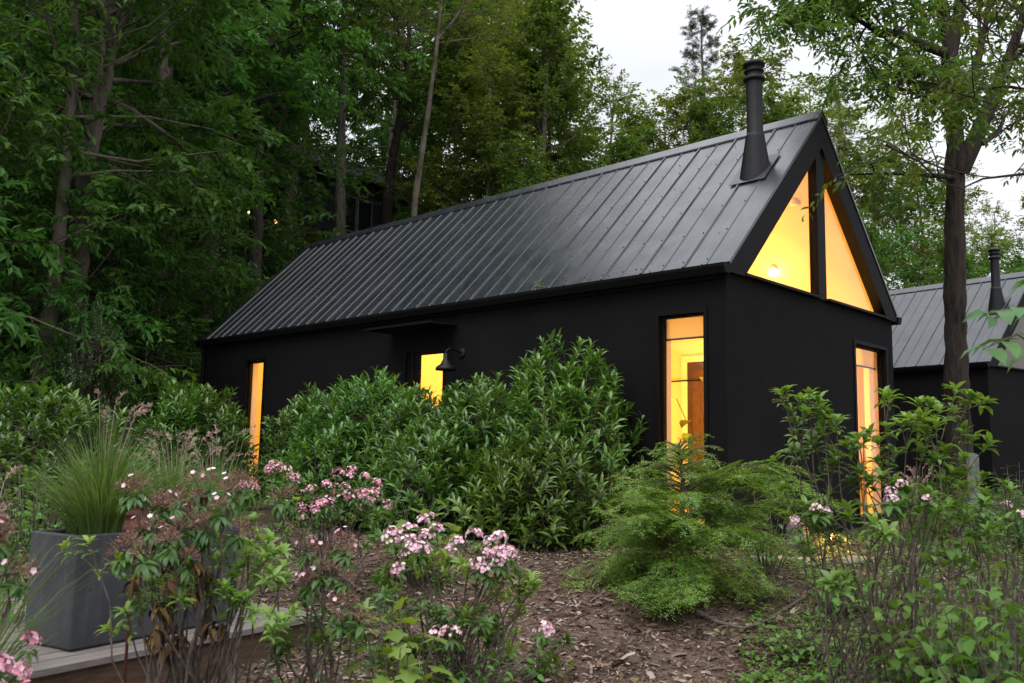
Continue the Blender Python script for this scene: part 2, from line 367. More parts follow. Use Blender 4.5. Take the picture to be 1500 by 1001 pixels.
def tree_geo(seed, H=20, r0=.25, cb=.35, cr=3.6, nl=30, lean=.04, ns=6, nt=4, m=9, size=.17, wid=.5, droop=.35, path=None, side=.8,
             top=.25, tl=.55, extra=None, elev=(-.05, .9), tmpl=LEAF4, trunk_k=11, sides=9, prof=None):
    rng = np.random.default_rng(seed); wood = MB(); lf = MB()
    if path is None:
        z = np.linspace(0, 1, trunk_k); a = rng.uniform(0, 6.3); wv = np.cumsum(rng.normal(size=(trunk_k, 2))*.016*H/5, 0); wv -= wv[0]
        path = np.stack([H*lean*z*cos(a)+wv[:, 0]*z, H*lean*z*sin(a)+wv[:, 1]*z, H*z], 1)
    path = np.array(path, float); path[0, 2] -= .3; k = len(path)
    s = np.linspace(0, 1, k); rad = r0*(1-.86*s)**.85; rad[0] *= 1.35
    if sides >= 12:                          # a rough, slightly wandering stem
        kk = 70; q_ = np.linspace(0, k-1, kk); pp_ = np.stack([np.interp(q_, np.arange(k), path[:, i]) for i in range(3)], 1); sm = pp_.copy(); sm[2:-2] = (pp_[:-4]+pp_[1:-3]+pp_[2:-2]+pp_[3:-1]+pp_[4:])/5
        wv = rng.normal(size=(kk, 2)); wv = np.stack([np.convolve(wv[:, i], np.ones(9)/9, 'same') for i in (0, 1)], 1); sm[1:, :2] += wv[1:]*.28*r0*np.linspace(.3, 1, kk-1)[:, None]
        rr_ = np.interp(q_, np.arange(k), rad)*(1+rng.normal(size=kk)*.03); wood.tube(sm, rr_, sides); v_ = wood.V[-1].reshape(kk, sides, 3); v_ += (v_-sm[:, None])*rng.normal(size=(kk, sides, 1))*.07; wood.V[-1] = v_.reshape(-1, 3)
    else: wood.tube(path, rad, sides)
    TP, TD, TLn = [], [], []
    def limb(p, d, Ln, r, depth=0):
        pts = bend(rng, p, d, Ln, 6, .05, .13); wood.tube(pts, np.linspace(r, .012, 6), 5, False)
        for j in range(ns):
            t = .25+.75*(j+rng.uniform(.2, .9))/ns; i = min(int(t*5), 4); q = pts[i]+(pts[i+1]-pts[i])*(t*5-i)
            ld = _n(pts[i+1]-pts[i]); ang = rng.uniform(.5, 1.15)*(1 if j % 2 else -1)
            sdv = _n(np.cross(ld, UP)); sdr = _n(ld*cos(ang)+sdv*sin(ang)+UP*rng.normal()*.28)
            sl = Ln*.38*(1.15-.6*t)+.35; sp = bend(rng, q, sdr, sl, 4, -.03, .15); wood.tube(sp, np.linspace(max(.008, r*.3), .005, 4), 3, False)
            for w in range(nt):
                tt = .2+.8*(w+rng.uniform(0, 1))/nt; i2 = min(int(tt*3), 2); q2 = sp[i2]+(sp[i2+1]-sp[i2])*(tt*3-i2)
                TP.append(q2); TD.append(_n(_n(sp[i2+1]-sp[i2])*.8+rng.normal(size=3)*.55-UP*.1)); TLn.append(tl*rng.uniform(.6, 1.3))
    for i in range(nl):
        f = (i+rng.uniform(0, .8))/nl; t = cb+(1-cb)*f; q = min(int(t*(k-1)), k-2); p = path[q]+(path[q+1]-path[q])*(t*(k-1)-q)
        az = i*2.4+rng.normal()*.4; e = elev[0]+(elev[1]-elev[0])*f**1.3+rng.normal()*.15
        w = (prof(f) if prof else max(top, sin(pi*min(1, f*.8+.18))**.8))
        limb(p, (cos(az)*cos(e), sin(az)*cos(e), sin(e)), cr*w*rng.uniform(.65, 1.2), max(.02, rad[min(q+1, k-1)]*.42))
    if extra:
        for (ep, er, tz, *ls_) in extra:        # given big limbs: their own path, radius, side limbs
            ep = np.array(ep); kk = len(ep); wood.tube(ep, np.linspace(er, er*.25, kk), 8, False)
            for j in range(tz):
                t = .3+.7*(j+rng.uniform(0, .9))/tz; i = min(int(t*(kk-1)), kk-2); q = ep[i]+(ep[i+1]-ep[i])*(t*(kk-1)-i)
                limb(q, rng.normal(size=3)*(1, 1, .5)+UP*.15+_n(ep[i+1]-ep[i])*.5, cr*rng.uniform(.35, .75)*(ls_[0] if ls_ else 1), er*.22)
    twig_leaves(lf, rng, TP, TD, TLn, m, size, wid, tmpl, side, droop)
    return wood, lf
def make_tree(name, label, seed, leafm, barkm, loc=(0, 0, 0), rz=0, group=None, cat='tree', sc=1, **k):
    wood, lf = tree_geo(seed, **k)
    o = thing(name, label, cat, loc, rz, group, sc)
    wood.build('trunk', M[barkm], o, True); lf.build('crown', M[leafm], o)
    return o

# ------------------------------------------------------------------ ground
def build_ground():
    # one sheet on camera-aligned axes, fine near the camera and coarse towards the horizon
    f = np.concatenate([np.linspace(-14, 1, 16), np.linspace(1.3, 16, 110), np.linspace(16.6, 70, 80), np.array([80, 100, 140, 200, 300, 500])])
    r = np.concatenate([-np.array([400, 240, 150, 100, 75]), np.linspace(-60, -12, 50), np.linspace(-11.6, 11.6, 130), np.linspace(12, 60, 50), np.array([75, 100, 150, 240, 400])])
    Fg, Rg = np.meshgrid(f, r, indexing='ij'); X = CAM[0]+FH[0]*Fg+RH[0]*Rg; Y = CAM[1]+FH[1]*Fg+RH[1]*Rg
    rng = np.random.default_rng(5); Z = terrain(X, Y)+rng.normal(size=X.shape)*.006*(np.abs(Fg-9) < 8)
    mb = MB(); n, k = X.shape; i, j = np.meshgrid(np.arange(n-1), np.arange(k-1), indexing='ij')
    mb.add(np.stack([X, Y, Z], -1).reshape(-1, 3), np.stack([i*k+j, i*k+j+1, (i+1)*k+j+1, (i+1)*k+j], -1).reshape(-1, 4))
    tag(mb.build('ground', M['ground'], None, True), None, None, None, 'structure')
build_ground()

# ------------------------------------------------------------------ black cabin
W, LN, E, RZ = 4.8, 12.1, 3.27, 5.72
def wall_open(mb, T_, u0, u1, z0, z1, th, ops):
    us = sorted({u0, u1, *[o[0] for o in ops], *[o[1] for o in ops]}); zs = sorted({z0, z1, *[o[2] for o in ops], *[o[3] for o in ops]})
    for a, b in zip(us, us[1:]):
        for c, d in zip(zs, zs[1:]):
            if any(o[0]-1e-6 <= a and b <= o[1]+1e-6 and o[2]-1e-6 <= c and d <= o[3]+1e-6 for o in ops): continue
            for w in (0, th): mb.add(T_(np.array([(a, w, c), (b, w, c), (b, w, d), (a, w, d)], float)), [(0, 1, 2, 3)])
    for (a, b, c, d) in ops+[(u0, u1, z0, z1)]:
        q = [(a, c), (b, c), (b, d), (a, d)]
        for (p0, p1) in zip(q, q[1:]+q[:1]):
            mb.add(T_(np.array([(p0[0], 0, p0[1]), (p1[0], 0, p1[1]), (p1[0], th, p1[1]), (p0[0], th, p0[1])], float)), [(0, 1, 2, 3)])
TX = lambda v: np.stack([v[:, 1], v[:, 0], v[:, 2]], 1)              # (u, depth, z) -> long wall, u along y
TY = lambda v: v
def frame_boxes(mb, T_, a, b, c, d, w, y0, y1):
    mb.box((a, y0, c), (a+w, y1, d), T_); mb.box((b-w, y0, c), (b, y1, d), T_)
    mb.box((a+w, y0, c), (b-w, y1, c+w), T_); mb.box((a+w, y0, d-w), (b-w, y1, d), T_)
def window(root, T_, a, b, c, d, blind=False):
    mb = MB(); frame_boxes(mb, T_, a-.045, b+.045, c-.045, d+.045, .05, -.018, .03); frame_boxes(mb, T_, a+.006, b-.006, c+.006, d-.006, .03, .05, .11)
    fr = mb.build('window', M['frame'], root)
    g = MB(); g.box((a+.034, .077, c+.034), (b-.034, .083, d-.034), T_); g.build('pane', M['glass'], fr)
    rv = MB(); frame_boxes(rv, T_, a+.001, b-.001, c+.001, d-.001, .012, .115, .24); rv.build('inner_reveal', M['casing'], fr)
    if blind:
        bl = MB(); bl.box((a+.016, .15, d-.26), (b-.016, .153, d-.015), T_); o = bl.build('roller_blind', M['blind'], fr)
        br = MB(); br.box((a+.014, .143, d-.285), (b-.014, .16, d-.262), T_); br.build('bottom_rail', M['frame'], fr)
def rib_profile(y0, y1):
    pts = [(y0, 0)]; k = 0; y = y0+.3
    while y < y1-.12:
        if k % 2: pts += [(y-.019, 0), (y-.0095, .019), (y+.0095, .019), (y+.019, 0)]
        else: pts += [(y-.012, 0), (y-.0055, .010), (y+.0055, .010), (y+.012, 0)]
        y += .3; k += 1
    return np.array(pts+[(y1, 0)])
def lamp(name, loc, P, col=(1, .45, .05), r=.12):
    d = bpy.data.lights.new(name, 'POINT'); d.energy = P; d.color = col; d.shadow_soft_size = r
    o = bpy.data.objects.new(name, d); COL.objects.link(o); o.location = loc; return o
def cabin(root, full=True):
    o1 = [(.28, .90, .33, 2.78), (4.66, 5.6, .33, 2.67), (9.73, 10.36, .33, 2.76)] if full else []
    o2 = [(3.42, 4.51, .33, 2.74)] if full else []
    mb = MB(); wall_open(mb, TX, 0, LN, -.6, E-.03, .18, o1); mb.build('wall', M['stucco'], root)
    mb = MB(); wall_open(mb, lambda v: TX(v)*(-1, 1, 1)+(W, 0, 0), 0, LN, -.6, E-.03, .18, []); mb.build('wall', M['stucco'], root)
    mb = MB(); wall_open(mb, TY, .18, W-.18, -.6, 3.195, .18, o2)
    mb.build('gable_wall', M['stucco'], root)
    mb = MB(); mb.prism([(.18, LN-.18, -.6), (W-.18, LN-.18, -.6), (W-.18, LN-.18, E-.03), (W/2, LN-.18, RZ-.15), (.18, LN-.18, E-.03)], (0, .176, 0)); mb.build('gable_wall', M['stucco'], root)
    # roof: two ribbed metal slopes
    sl = (RZ-E)/(W/2+.05); nv = _n((-sl, 0, 1)); rf = None
    for sg in (1, -1):
        mb = MB(); P = rib_profile(-.075, LN+.075); k = len(P); xe = -.05; pe = np.array([xe, 0, E+.03]); pr = np.array([W/2, 0, E+.03+sl*(W/2-xe)])
        rows = []
        for base in (pe, pr): rows.append(base[None]+np.stack([0*P[:, 0], P[:, 0], 0*P[:, 0]], 1)+nv[None]*P[:, 1:])
        rows.append(rows[1]-(0, 0, .055)); rows.append(rows[0]-nv*.035*1.0)
        V = np.vstack(rows); F = []
        for a, b in ((0, 1), (3, 0)): F += [(a*k+i, a*k+i+1, b*k+i+1, b*k+i) for i in range(k-1)]
        F += [(3*k, k*0, k, 2*k), (4*k-1, 3*k-1, 2*k-1, k-1)]
        if sg > 0 and full:                 # fixing screws along the ribs
            y = -.075+.3; q = 0; sv = []
            while y < LN:
                for t in np.arange(.12, 3.3, .62):
                    c = pe+_n(pr-pe)*t+np.array([0, y+(.05 if q % 2 else .03), 0])+nv*.002; sv.append(c)
                y += .3; q += 1
            for c in sv:
                e1 = _n(pr-pe)*.008; e2 = np.array([0, .008, 0]); n_ = nv*.006
                mb.add(np.array([c-e1-e2, c+e1-e2, c+e1+e2, c-e1+e2, c-e1*.6-e2*.6+n_, c+e1*.6-e2*.6+n_, c+e1*.6+e2*.6+n_, c-e1*.6+e2*.6+n_]), [(4, 5, 6, 7), (0, 1, 5, 4), (1, 2, 6, 5), (2, 3, 7, 6), (3, 0, 4, 7)], 1)
        mb.add(V, F)
        if sg < 0: mb.V = [v*(-1, 1, 1)+(W, 0, 0) for v in mb.V]
        o = mb.build('roof', [M['roof'], M['pipe']], root); rf = rf or o
    mb = MB()                               # folded ridge cap
    zr = E+.03+sl*(W/2+.05)
    mb.prism([(W/2-.15, -.085, zr-.115), (W/2, -.085, zr+.035), (W/2+.15, -.085, zr-.115), (W/2+.15, -.085, zr-.135), (W/2, -.085, zr+.012), (W/2-.15, -.085, zr-.135)], (0, LN+.17, 0)); mb.build('ridge_cap', M['roof'], rf)
    # trim boards up the gable, gutters, soffit
    bz = lambda pts: [(x, -.062, z) for x, z in pts]
    G = [(-.045, 3.19), (-.045, E-.01), (W/2, RZ-.005), (W/2, 5.26), (.335, 3.2), (.335, 3.19)]
    mb = MB(); mb.prism(bz(G), (0, .15, 0)); mb.build('barge_board', M['trim'], root)
    mb = MB(); mb.prism(bz([(W-x, z) for x, z in G][::-1]), (0, .15, 0)); mb.build('barge_board', M['trim'], root)
    mb = MB()
    for x0, sg in ((-.055, -1), (W+.055, 1)):
        pr = [(0, E+.0), (sg*.015, E+.0), (sg*.02, E-.095), (sg*.085, E-.095), (sg*.12, E-.03), (sg*.125, E+.0), (sg*.135, E+.0), (sg*.13, E-.035), (sg*.09, E-.108), (0, E-.108)]
        mb.prism([(x0+a, -.08, z) for a, z in pr], (0, LN+.16, 0)); mb.prism([(x0+a, -.084, z) for a, z in ((0, E), (sg*.135, E), (sg*.13, E-.035), (sg*.09, E-.108), (0, E-.108))], (0, .004, 0))
    mb.box((-.054, .1, E-.14), (.0, LN+.02, E-.012)); mb.box((W, .1, E-.14), (W+.054, LN+.02, E-.012))
    mb.build('gutter', M['trim'], root)
    mb = MB(); mb.tube([(-.11, LN-.07, E-.1), (-.06, LN-.07, E-.3), (-.05, LN-.07, E-.45), (-.05, LN-.07, -.2)], .038, 8); mb.build('downspout', M['trim'], root)
    # chimney
    cx, cyy = 1.45, .40
    mb = MB(); zc = cx-(-.05); zb = E+.03+sl*(cx+.05)
    prof = [(.215, zb-.32), (.205, zb-.1), (.122, zb+.44), (.122, zb+.47), (.112, zb+.475), (.104, zb+.5), (.104, 6.02)]
    mb.lathe(prof, (cx, cyy, 0), 28); ch = mb.build('chimney', M['pipe'], root, True)
    mb = MB(); mb.lathe([(.1, 6.0), (.138, 6.01), (.142, 6.03), (.138, 6.05), (.10, 6.075), (.10, 6.12), (.128, 6.13), (.13, 6.145), (.105, 6.16), (.105, 6.2), (.14, 6.21), (.145, 6.235), (.13, 6.26), (.06, 6.285), (.0, 6.29)], (cx, cyy, 0), 28); mb.build('chimney_cap', M['pipe'], ch, True)
    mb = MB(); d = _n((1, 0, sl)); c0 = np.array([cx, cyy, zb])+nv*.019
    pl = lambda a, b, h=0: c0+d*a+np.array([0, b, 0])+nv*h
    mb.prism([pl(-.30, -.24), pl(.33, -.24), pl(.33, .26), pl(-.30, .26)], nv*.006)
    mb.build('flashing', M['flash'], ch)
    # gable glazing
    mb = MB(); mb.prism([(x, -.03, z) for x, z in ((2.285, 3.2), (2.515, 3.2), (2.515, 5.14), (2.4, 5.255), (2.285, 5.14))], (0, .117, 0))
    mb.box((.33, -.07, 3.2), (2.28, .08, 3.232)); mb.box((2.52, -.07, 3.2), (W-.33, .08, 3.232))
    gw = mb.build('gable_window', M['frame'], root)
    for s_ in (0, 1):
        p = [(.375, 3.235), (2.284, 3.235), (2.284, 5.142)]; p = p if not s_ else [(W-x, z) for x, z in p][::-1]
        mb = MB(); mb.prism([(x, .03, z) for x, z in p], (0, .006, 0)); mb.build('pane', M['glass'], gw)
    # inside
    mb = MB(); mb.box((.18, .18, .28), (W-.18, LN-.19, .32)); mb.build('floor', M['infloor'], root)
    mb = MB()
    for sg in (0, 1):
        v = np.array([(.185, .095, 3.13), (2.4, .095, 5.345), (2.4, LN-.19, 5.345), (.185, LN-.19, 3.13)])
        if sg: v = v*(-1, 1, 1)+(W, 0, 0)
        mb.add(np.vstack([v, v+(0, 0, .03)]), [(0, 1, 2, 3), (4, 5, 6, 7), (0, 1, 5, 4), (2, 3, 7, 6)])
    mb.build('ceiling', M['inceil'], root)
    mb = MB()
    wall_open(mb, lambda v: TX(v)+(.181, 0, 0), .185, LN-.19, .32, 3.13, .006, o1)
    mb.box((W-.19, .185, .32), (W-.182, LN-.19, 3.13))
    wall_open(mb, lambda v: v+(0, .181, 0), .19, W-.19, .32, 3.19, .006, o2)
    for y in (4.35, 7.6, LN-.2):
        mb.prism([(.195, y, .32), (W-.195, y, .32), (W-.195, y, 3.12), (2.4, y, 5.34), (.195, y, 3.12)], (0, .08 if y < 11 else .008, 0))
    mb.build('interior_wall', M['inwall'], root)
    if not full: return
    window(root, TX, .28, .90, .33, 2.78, True); window(root, TX, 9.73, 10.36, .33, 2.76); window(root, TY, 3.42, 4.51, .33, 2.74, True)
    # front door: glazed leaf beside a fixed jamb panel
    mb = MB(); frame_boxes(mb, TX, 4.66, 5.6, .33, 2.67, .035, -.012, .1); mb.box((5.40, .02, .33), (5.48, .1, 2.635), TX); mb.box((5.53, .02, .33), (5.565, .1, 2.635), TX)
    dr = mb.build('door', M['frame'], root)
    mb = MB(); frame_boxes(mb, TX, 4.7, 5.39, .37, 2.63, .05, .03, .075); mb.box((5.29, .03, .42), (5.34, .075, 2.58), TX); lf = mb.build('door_leaf', M['frame'], dr)
    mb = MB(); mb.box((4.75, .05, .42), (5.29, .056, 2.58), TX); mb.box((5.48, .05, .4), (5.53, .056, 2.62), TX); mb.build('pane', M['glass'], dr)
    mb = MB(); mb.tube([(.03, 5.315, 1.15), (-.03, 5.315, 1.15), (-.03, 5.315, 1.45), (.03, 5.315, 1.45)], .011, 8); mb.build('handle', M['pipe'], dr)
    mb = MB(); mb.box((-.52, 4.42, 2.95), (0, 5.95, 2.978))
    mb.build('door_canopy', M['stucco'], root)
    mb = MB(); mb.lathe([(.075, 0), (.075, .02), (.06, .03), (.0, .03)], (0, 0, 0), 16); mb.V = [np.stack([-v[:, 2], v[:, 0]+4.305, v[:, 1]+2.55], 1) for v in mb.V]
    lm = mb.build('wall_lamp', M['pipe'], root, True)
    mb = MB(); mb.tube([(-.02, 4.305, 2.55), (-.14, 4.305, 2.585), (-.24, 4.305, 2.59), (-.30, 4.305, 2.56), (-.31, 4.305, 2.51)], .014, 8); mb.build('lamp_arm', M['pipe'], lm, True)
    mb = MB(); mb.lathe([(.022, 2.52), (.033, 2.51), (.036, 2.44), (.05, 2.42), (.07, 2.37), (.125, 2.33), (.142, 2.31), (.145, 2.275), (.139, 2.275), (.137, 2.305), (.12, 2.322), (.06, 2.36), (.025, 2.42)], (-.31, 4.305, 0), 28); mb.build('lamp_shade', M['pipe'], lm, True)
    # interior door and its casing on the far wall, curtain rod, ceiling lamp and smoke alarm
    def hit(px, py, x=None, slope=None):
        v = ray(px, py)
        if x is not None: return CAM+v*((x-CAM[0])/v[0])
        nn = np.array([1, 0, 1.]); return CAM+v*((W+2.94-CAM.dot(nn))/v.dot(nn))   # right-hand ceiling slope
    a = hit(1008, 560, 4.6)[1]; zt = hit(1012, 531, 4.6)[2]
    mb = MB(); mb.box((4.575, a-.8, .33), (4.605, a, zt)); dd = mb.build('inner_door', M['brown'], root)
    mb = MB(); mb.box((4.56, a-.68, .6), (4.574, a-.12, zt-.15)); mb.build('door_panel', M['pot'], dd)
    mb = MB(); mb.box((4.56, a, .33), (4.606, a+.11, zt+.11)); mb.box((4.56, a-.91, .33), (4.606, a-.8, zt+.11)); mb.box((4.56, a-.8, zt), (4.606, a, zt+.11)); mb.build('casing', M['casing'], dd)
    p = hit(1135, 395); mb = MB(); mb.lathe([(0, -.08), (.045, -.068), (.072, -.03), (.075, .005), (.05, .03)], p-np.array([.04, 0, .04]), 16); cl = mb.build('ceiling_lamp', M['bulb'], root, True); lamp('ceiling_lamp_spill', p-np.array([.22, 0, .22]), 7, (1, .55, .12), .05)
    mb = MB(); mb.lathe([(.052, .0), (.06, .01), (.06, .09), (0, .09)], p-np.array([.03, 0, .03]), 16); mb.build('lamp_socket', M['casing'], cl, True)
    p = hit(1165, 299); mb = MB(); mb.lathe([(0, -.02), (.07, -.02), (.075, 0), (.075, .06)], p, 20); mb.build('smoke_alarm', M['casing'], root, True)
cab = thing('cabin', 'black stucco cabin with steep ribbed metal roof, lit yellow windows and tall chimney', 'cabin')
cabin(cab)
cab2 = thing('cabin', 'second black cabin with unlit walls, partly hidden behind the big tree trunk', 'cabin', (13.805, 1.223, .127), -.174)
cabin(cab2, False)
lamp('ceiling_lamp_light', (2.7, 1.9, 4.0), 78, (1, .36, .018)); lamp('window_fill_light', (3.7, 1.5, 1.7), 150, (1, .52, .10)); lamp('room_lamp_light', (2.6, 2.4, 1.8), 235, (1, .50, .10))  # the light near the low gable window is added fill, brightening its curtain
lamp('hall_lamp_light', (2.6, 6.0, 3.0), 225, (1, .49, .10)); lamp('bedroom_lamp_light', (2.0, 9.6, 2.9), 215, (1, .49, .10))

# things inside the front room
def wave_cloth(x0, x1, y, z0, z1, amp, n, ph=0):
    x = np.linspace(x0, x1, 60); mb = MB(); yy = y+amp*np.sin((x-x0)/(x1-x0)*n*2*pi+ph)
    rows = [np.stack([x, yy*1, np.full(60, z)], 1) for z in (z0, z1)]
    i = np.arange(59); mb.add(np.vstack(rows), np.stack([i, i+1, 61+i, 60+i], -1)); return mb
tag(wave_cloth(3.95, 4.52, .36, .36, 2.62, .035, 6).build('curtain', M['drape'], None, True), 'pleated tan curtain hanging inside the window of the gable wall', 'curtain')
mb = MB(); mb.tube([(4.45, 2.9, 2.42), (4.45, 3.95, 2.42)], .014, 8); mb.tube([(4.45, 3.92, 2.42), (4.6, 3.92, 2.42)], .01, 6)
tag(mb.build('curtain_rod', M['frame']), 'thin dark curtain rod above the brown inner door, seen through the tall corner window', 'curtain rod')
pp = thing('potted_plant', 'big-leaved house plant in clay pot inside the tall corner window', 'plant', (1.9, 1.55, .32))
mb = MB(); mb.lathe([(.0, .01), (.13, 0), (.18, .34), (.19, .36), (.165, .36), (.16, .32), (0, .32)], (0, 0, 0), 20); mb.build('pot', M['pot'], pp, True)
rng = np.random.default_rng(3); mb = MB(); lfm = MB(); tips = []
for k in range(9):
    a = k*2.4; h = .5+.16*k; e = np.array([cos(a)*.32, sin(a)*.32, h+.15]); mb.tube([(0, 0, .3), (cos(a)*.05, sin(a)*.05, h*.7), e], .007, 5); tips.append((e, (cos(a), sin(a), -.25)))
mb.build('stem', M['twig'], pp, True)
lfm.inst(LEAF8, [t[0] for t in tips], np.array([t[1] for t in tips]), np.tile(UP, (9, 1)), np.full(9, .3), .55); lfm.build('leaves', M['kalmia'], pp)

# ------------------------------------------------------------------ house up the hill
def hill_house():
    p0 = at(437, 224, 36.); p1 = at(606, 268, 41.0); a = p1-p0; a[2] = 0; Lh = np.linalg.norm(a); e = a/Lh; bk = np.array([-e[1], e[0], 0]); zt = p0[2]
    if bk.dot(FH) < 0: bk = -bk
    o = thing('hillside_house', 'dark clapboard house among the trees up the hill', 'house', (p0[0], p0[1], zt-7))
    def P(u, v, z): return e*u+bk*v+np.array([0, 0, z])
    mb = MB(); zb = -1.5; D = 7
    rows = np.arange(zb, 6.75, .18)
    for (q, s_) in ((P(.3, .4, 0), e*(Lh+3)), (P(.3, .4+D, 0), bk*-D), (P(.3+Lh+3, .4, 0), bk*D), (P(.3, .4+D, 0), e*(Lh+3))):
        nrm = np.cross(s_, UP); nrm = nrm/np.linalg.norm(nrm); c = P(Lh/2, D/2, 0)
        if nrm.dot(q+s_/2-c) < 0: nrm = -nrm
        for z in rows:                         # lap boards
            mb.add(np.array([q+UP*z+nrm*.03, q+s_+UP*z+nrm*.03, q+s_+UP*(z+.18), q+UP*(z+.18)]), [(0, 1, 2, 3)]); mb.add(np.array([q+UP*z, q+s_+UP*z, q+s_+UP*z+nrm*.03, q+UP*z+nrm*.03]), [(0, 1, 2, 3)])
    mb.build('wall', M['siding'], o)
    mb = MB(); rp = [P(-.2, 0, 6.92), P(-.2, D/2+.4, 9.0), P(-.2, D+.8, 6.92), P(-.2, D+.8, 6.75), P(-.2, D/2+.4, 8.8), P(-.2, 0, 6.75)]; mb.prism(rp, e*(Lh+3.8)); rf = mb.build('roof', M['shingle'], o)
    mb = MB(); mb.prism([P(-.2, -.03, 6.72), P(-.2, -.03, 6.95), P(-.2, -.10, 6.95), P(-.2, -.10, 6.80)], e*(Lh+3.8)); mb.build('gutter', M['post'], rf)
    mb = MB(); mb.tube([P(.25, -.06, 6.8), P(.2, .1, 6.5), P(.15, .33, 6.3), P(.15, .33, 0)], .05, 6); mb.build('downspout', M['white'], o)
    for u in (2.6, 3.5, 7.2, 8.3):
        mb = MB(); q = P(u, .33, 4.4); mb.prism([q, q+e*.85, q+e*.85+UP*1.6, q+UP*1.6], bk*.05); w = mb.build('window', M['post'], o)
        mb = MB(); q = P(u+.07, .322, 4.47); mb.prism([q, q+e*.71, q+e*.71+UP*1.46, q+UP*1.46], bk*.005); mb.build('pane', M['paneglass'], w)
_m = newmat('dark_pane'); _t = NT(_m); _t.out(_t.bsdf((.012, .014, .016), .04, .6)); M['paneglass'] = _m
hill_house()
# two lit porch lamps on posts below that house
def lamp_post(px, py, d, label):
    p = at(px, py, d); g = float(terrain(p[0], p[1])); o = thing('lamp_post', label, 'lamp', (p[0], p[1], g)); h = p[2]-g
    mb = MB(); mb.tube([(0, 0, -.3), (0, 0, h-.12)], .05, 8); mb.build('post', M['post'], o)
    mb = MB(); mb.lathe([(0, h+.13), (.05, h+.12), (.14, h+.07), (.14, h+.05), (.02, h+.09)], (0, 0, 0), 12); mb.build('hood', M['pipe'], o)
    mb = MB(); mb.lathe([(0, h-.09), (.05, h-.07), (.07, h), (.05, h+.06), (0, h+.07)], (0, 0, 0), 12); mb.build('bulb', M['bulb2'], o, True)
lamp_post(405, 324, 30, 'brighter lit lamp on a post in the dark wood above the cabin roof')
lamp_post(366, 311, 32, 'dimmer lit lamp on a post farther left in the dark wood')

# ------------------------------------------------------------------ deck and planter
dO = np.array([-4.956, .376, 0]); dF = _n([-1.932, -.355, 0]); dR = _n([-.857, 4.008, 0])
def deck():
    o = thing('deck', 'low weathered wooden deck with brown edge boards under the grey planter', 'deck', tuple(dO))
    mb = MB(); wd = .142
    n = int(4.1/wd)
    for i in range(n):
        a = dR*(i*wd+(-.03 if i == 0 else 0)); b = dR*(i*wd+wd-.006); z = .002*((i*7) % 3)-.002
        mb.prism([a+UP*(z-.035)-dF*.03, a+dF*4.5+UP*(z-.035), b+dF*4.5+UP*(z-.035), b-dF*.03+UP*(z-.035)], UP*.035)
    mb.build('deck_boards', M['deck'], o)
    mb = MB(); mb.prism([dR*.0-UP*.04, dR*.0+dF*4.5-UP*.04, dR*.04+dF*4.5-UP*.04, dR*.04-UP*.04], -UP*.42)
    mb.prism([dR*.041-UP*.04, dR*.041+dF*.04-UP*.04, dR*4.1+dF*.04-UP*.04, dR*4.1-UP*.04], -UP*.42); mb.build('edge_board', M['fascia'], o)
deck()
def planter():
    c = np.array([-6.656, .272, 0]); e = _n([.976, .215, 0]); b = np.array([-e[1], e[0], 0]); Lp, Dp, Hh, tk = 1.17, .46, .645, .03
    o = thing('planter', 'large dark grey rectangular planter on the deck', 'planter', tuple(c))
    mb = MB(); P = lambda u, v, z: e*u+b*v+UP*z
    def ring(i, z): return [P(i, i, z), P(Lp-i, i, z), P(Lp-i, Dp-i, z), P(i, Dp-i, z)]
    r = [ring(.008, .003), ring(.0, .02), ring(-.006, Hh-.01), ring(-.002, Hh), ring(tk-.004, Hh), ring(tk, Hh-.01), ring(tk, Hh-.1)]
    V = np.vstack([np.array(q) for q in r]); F = []
    for k in range(len(r)-1): F += [(k*4+i, k*4+(i+1) % 4, k*4+4+(i+1) % 4, k*4+4+i) for i in range(4)]
    F.append((3, 2, 1, 0)); mb.add(V, F); ob = mb.build('planter_box', M['planter'], o)
    bv = ob.modifiers.new('bevel', 'BEVEL'); bv.width = .012; bv.segments = 2; bv.limit_method = 'ANGLE'
    mb = MB(); mb.add(np.array(ring(tk+.001, Hh-.06)), [(0, 1, 2, 3)]); mb.build('soil', M['soil'], o)
    return c, e, b, Hh
PC, PE, PB, PH = planter()
# ------------------------------------------------------------------ garden shrubs
def whorl(mb, rng, p, d, n, size, wid, open_=1.0, tmpl=LEAF8, jit=.15, droop=0.):
    d = _n(d); a = np.cross(d, UP if abs(d[2]) < .9 else np.array([1, 0, 0])); a = _n(a); b = np.cross(d, a)
    th = np.arange(n)*2.4+rng.uniform(0, 6.3); op = open_*rng.uniform(.75, 1.2, n)
    D = d[None]*np.cos(op)[:, None]+(np.cos(th)[:, None]*a+np.sin(th)[:, None]*b)*np.sin(op)[:, None]-UP*droop+rng.normal(size=(n, 3))*jit
    N = d[None]*np.sin(op)[:, None]-(np.cos(th)[:, None]*a+np.sin(th)[:, None]*b)*np.cos(op)[:, None]*.6+UP*.6
    mb.inst(tmpl, np.tile(p, (n, 1))-d[None]*rng.uniform(0, .35, n)[:, None]*size, D, N, size*rng.uniform(.7, 1.15, n), wid)
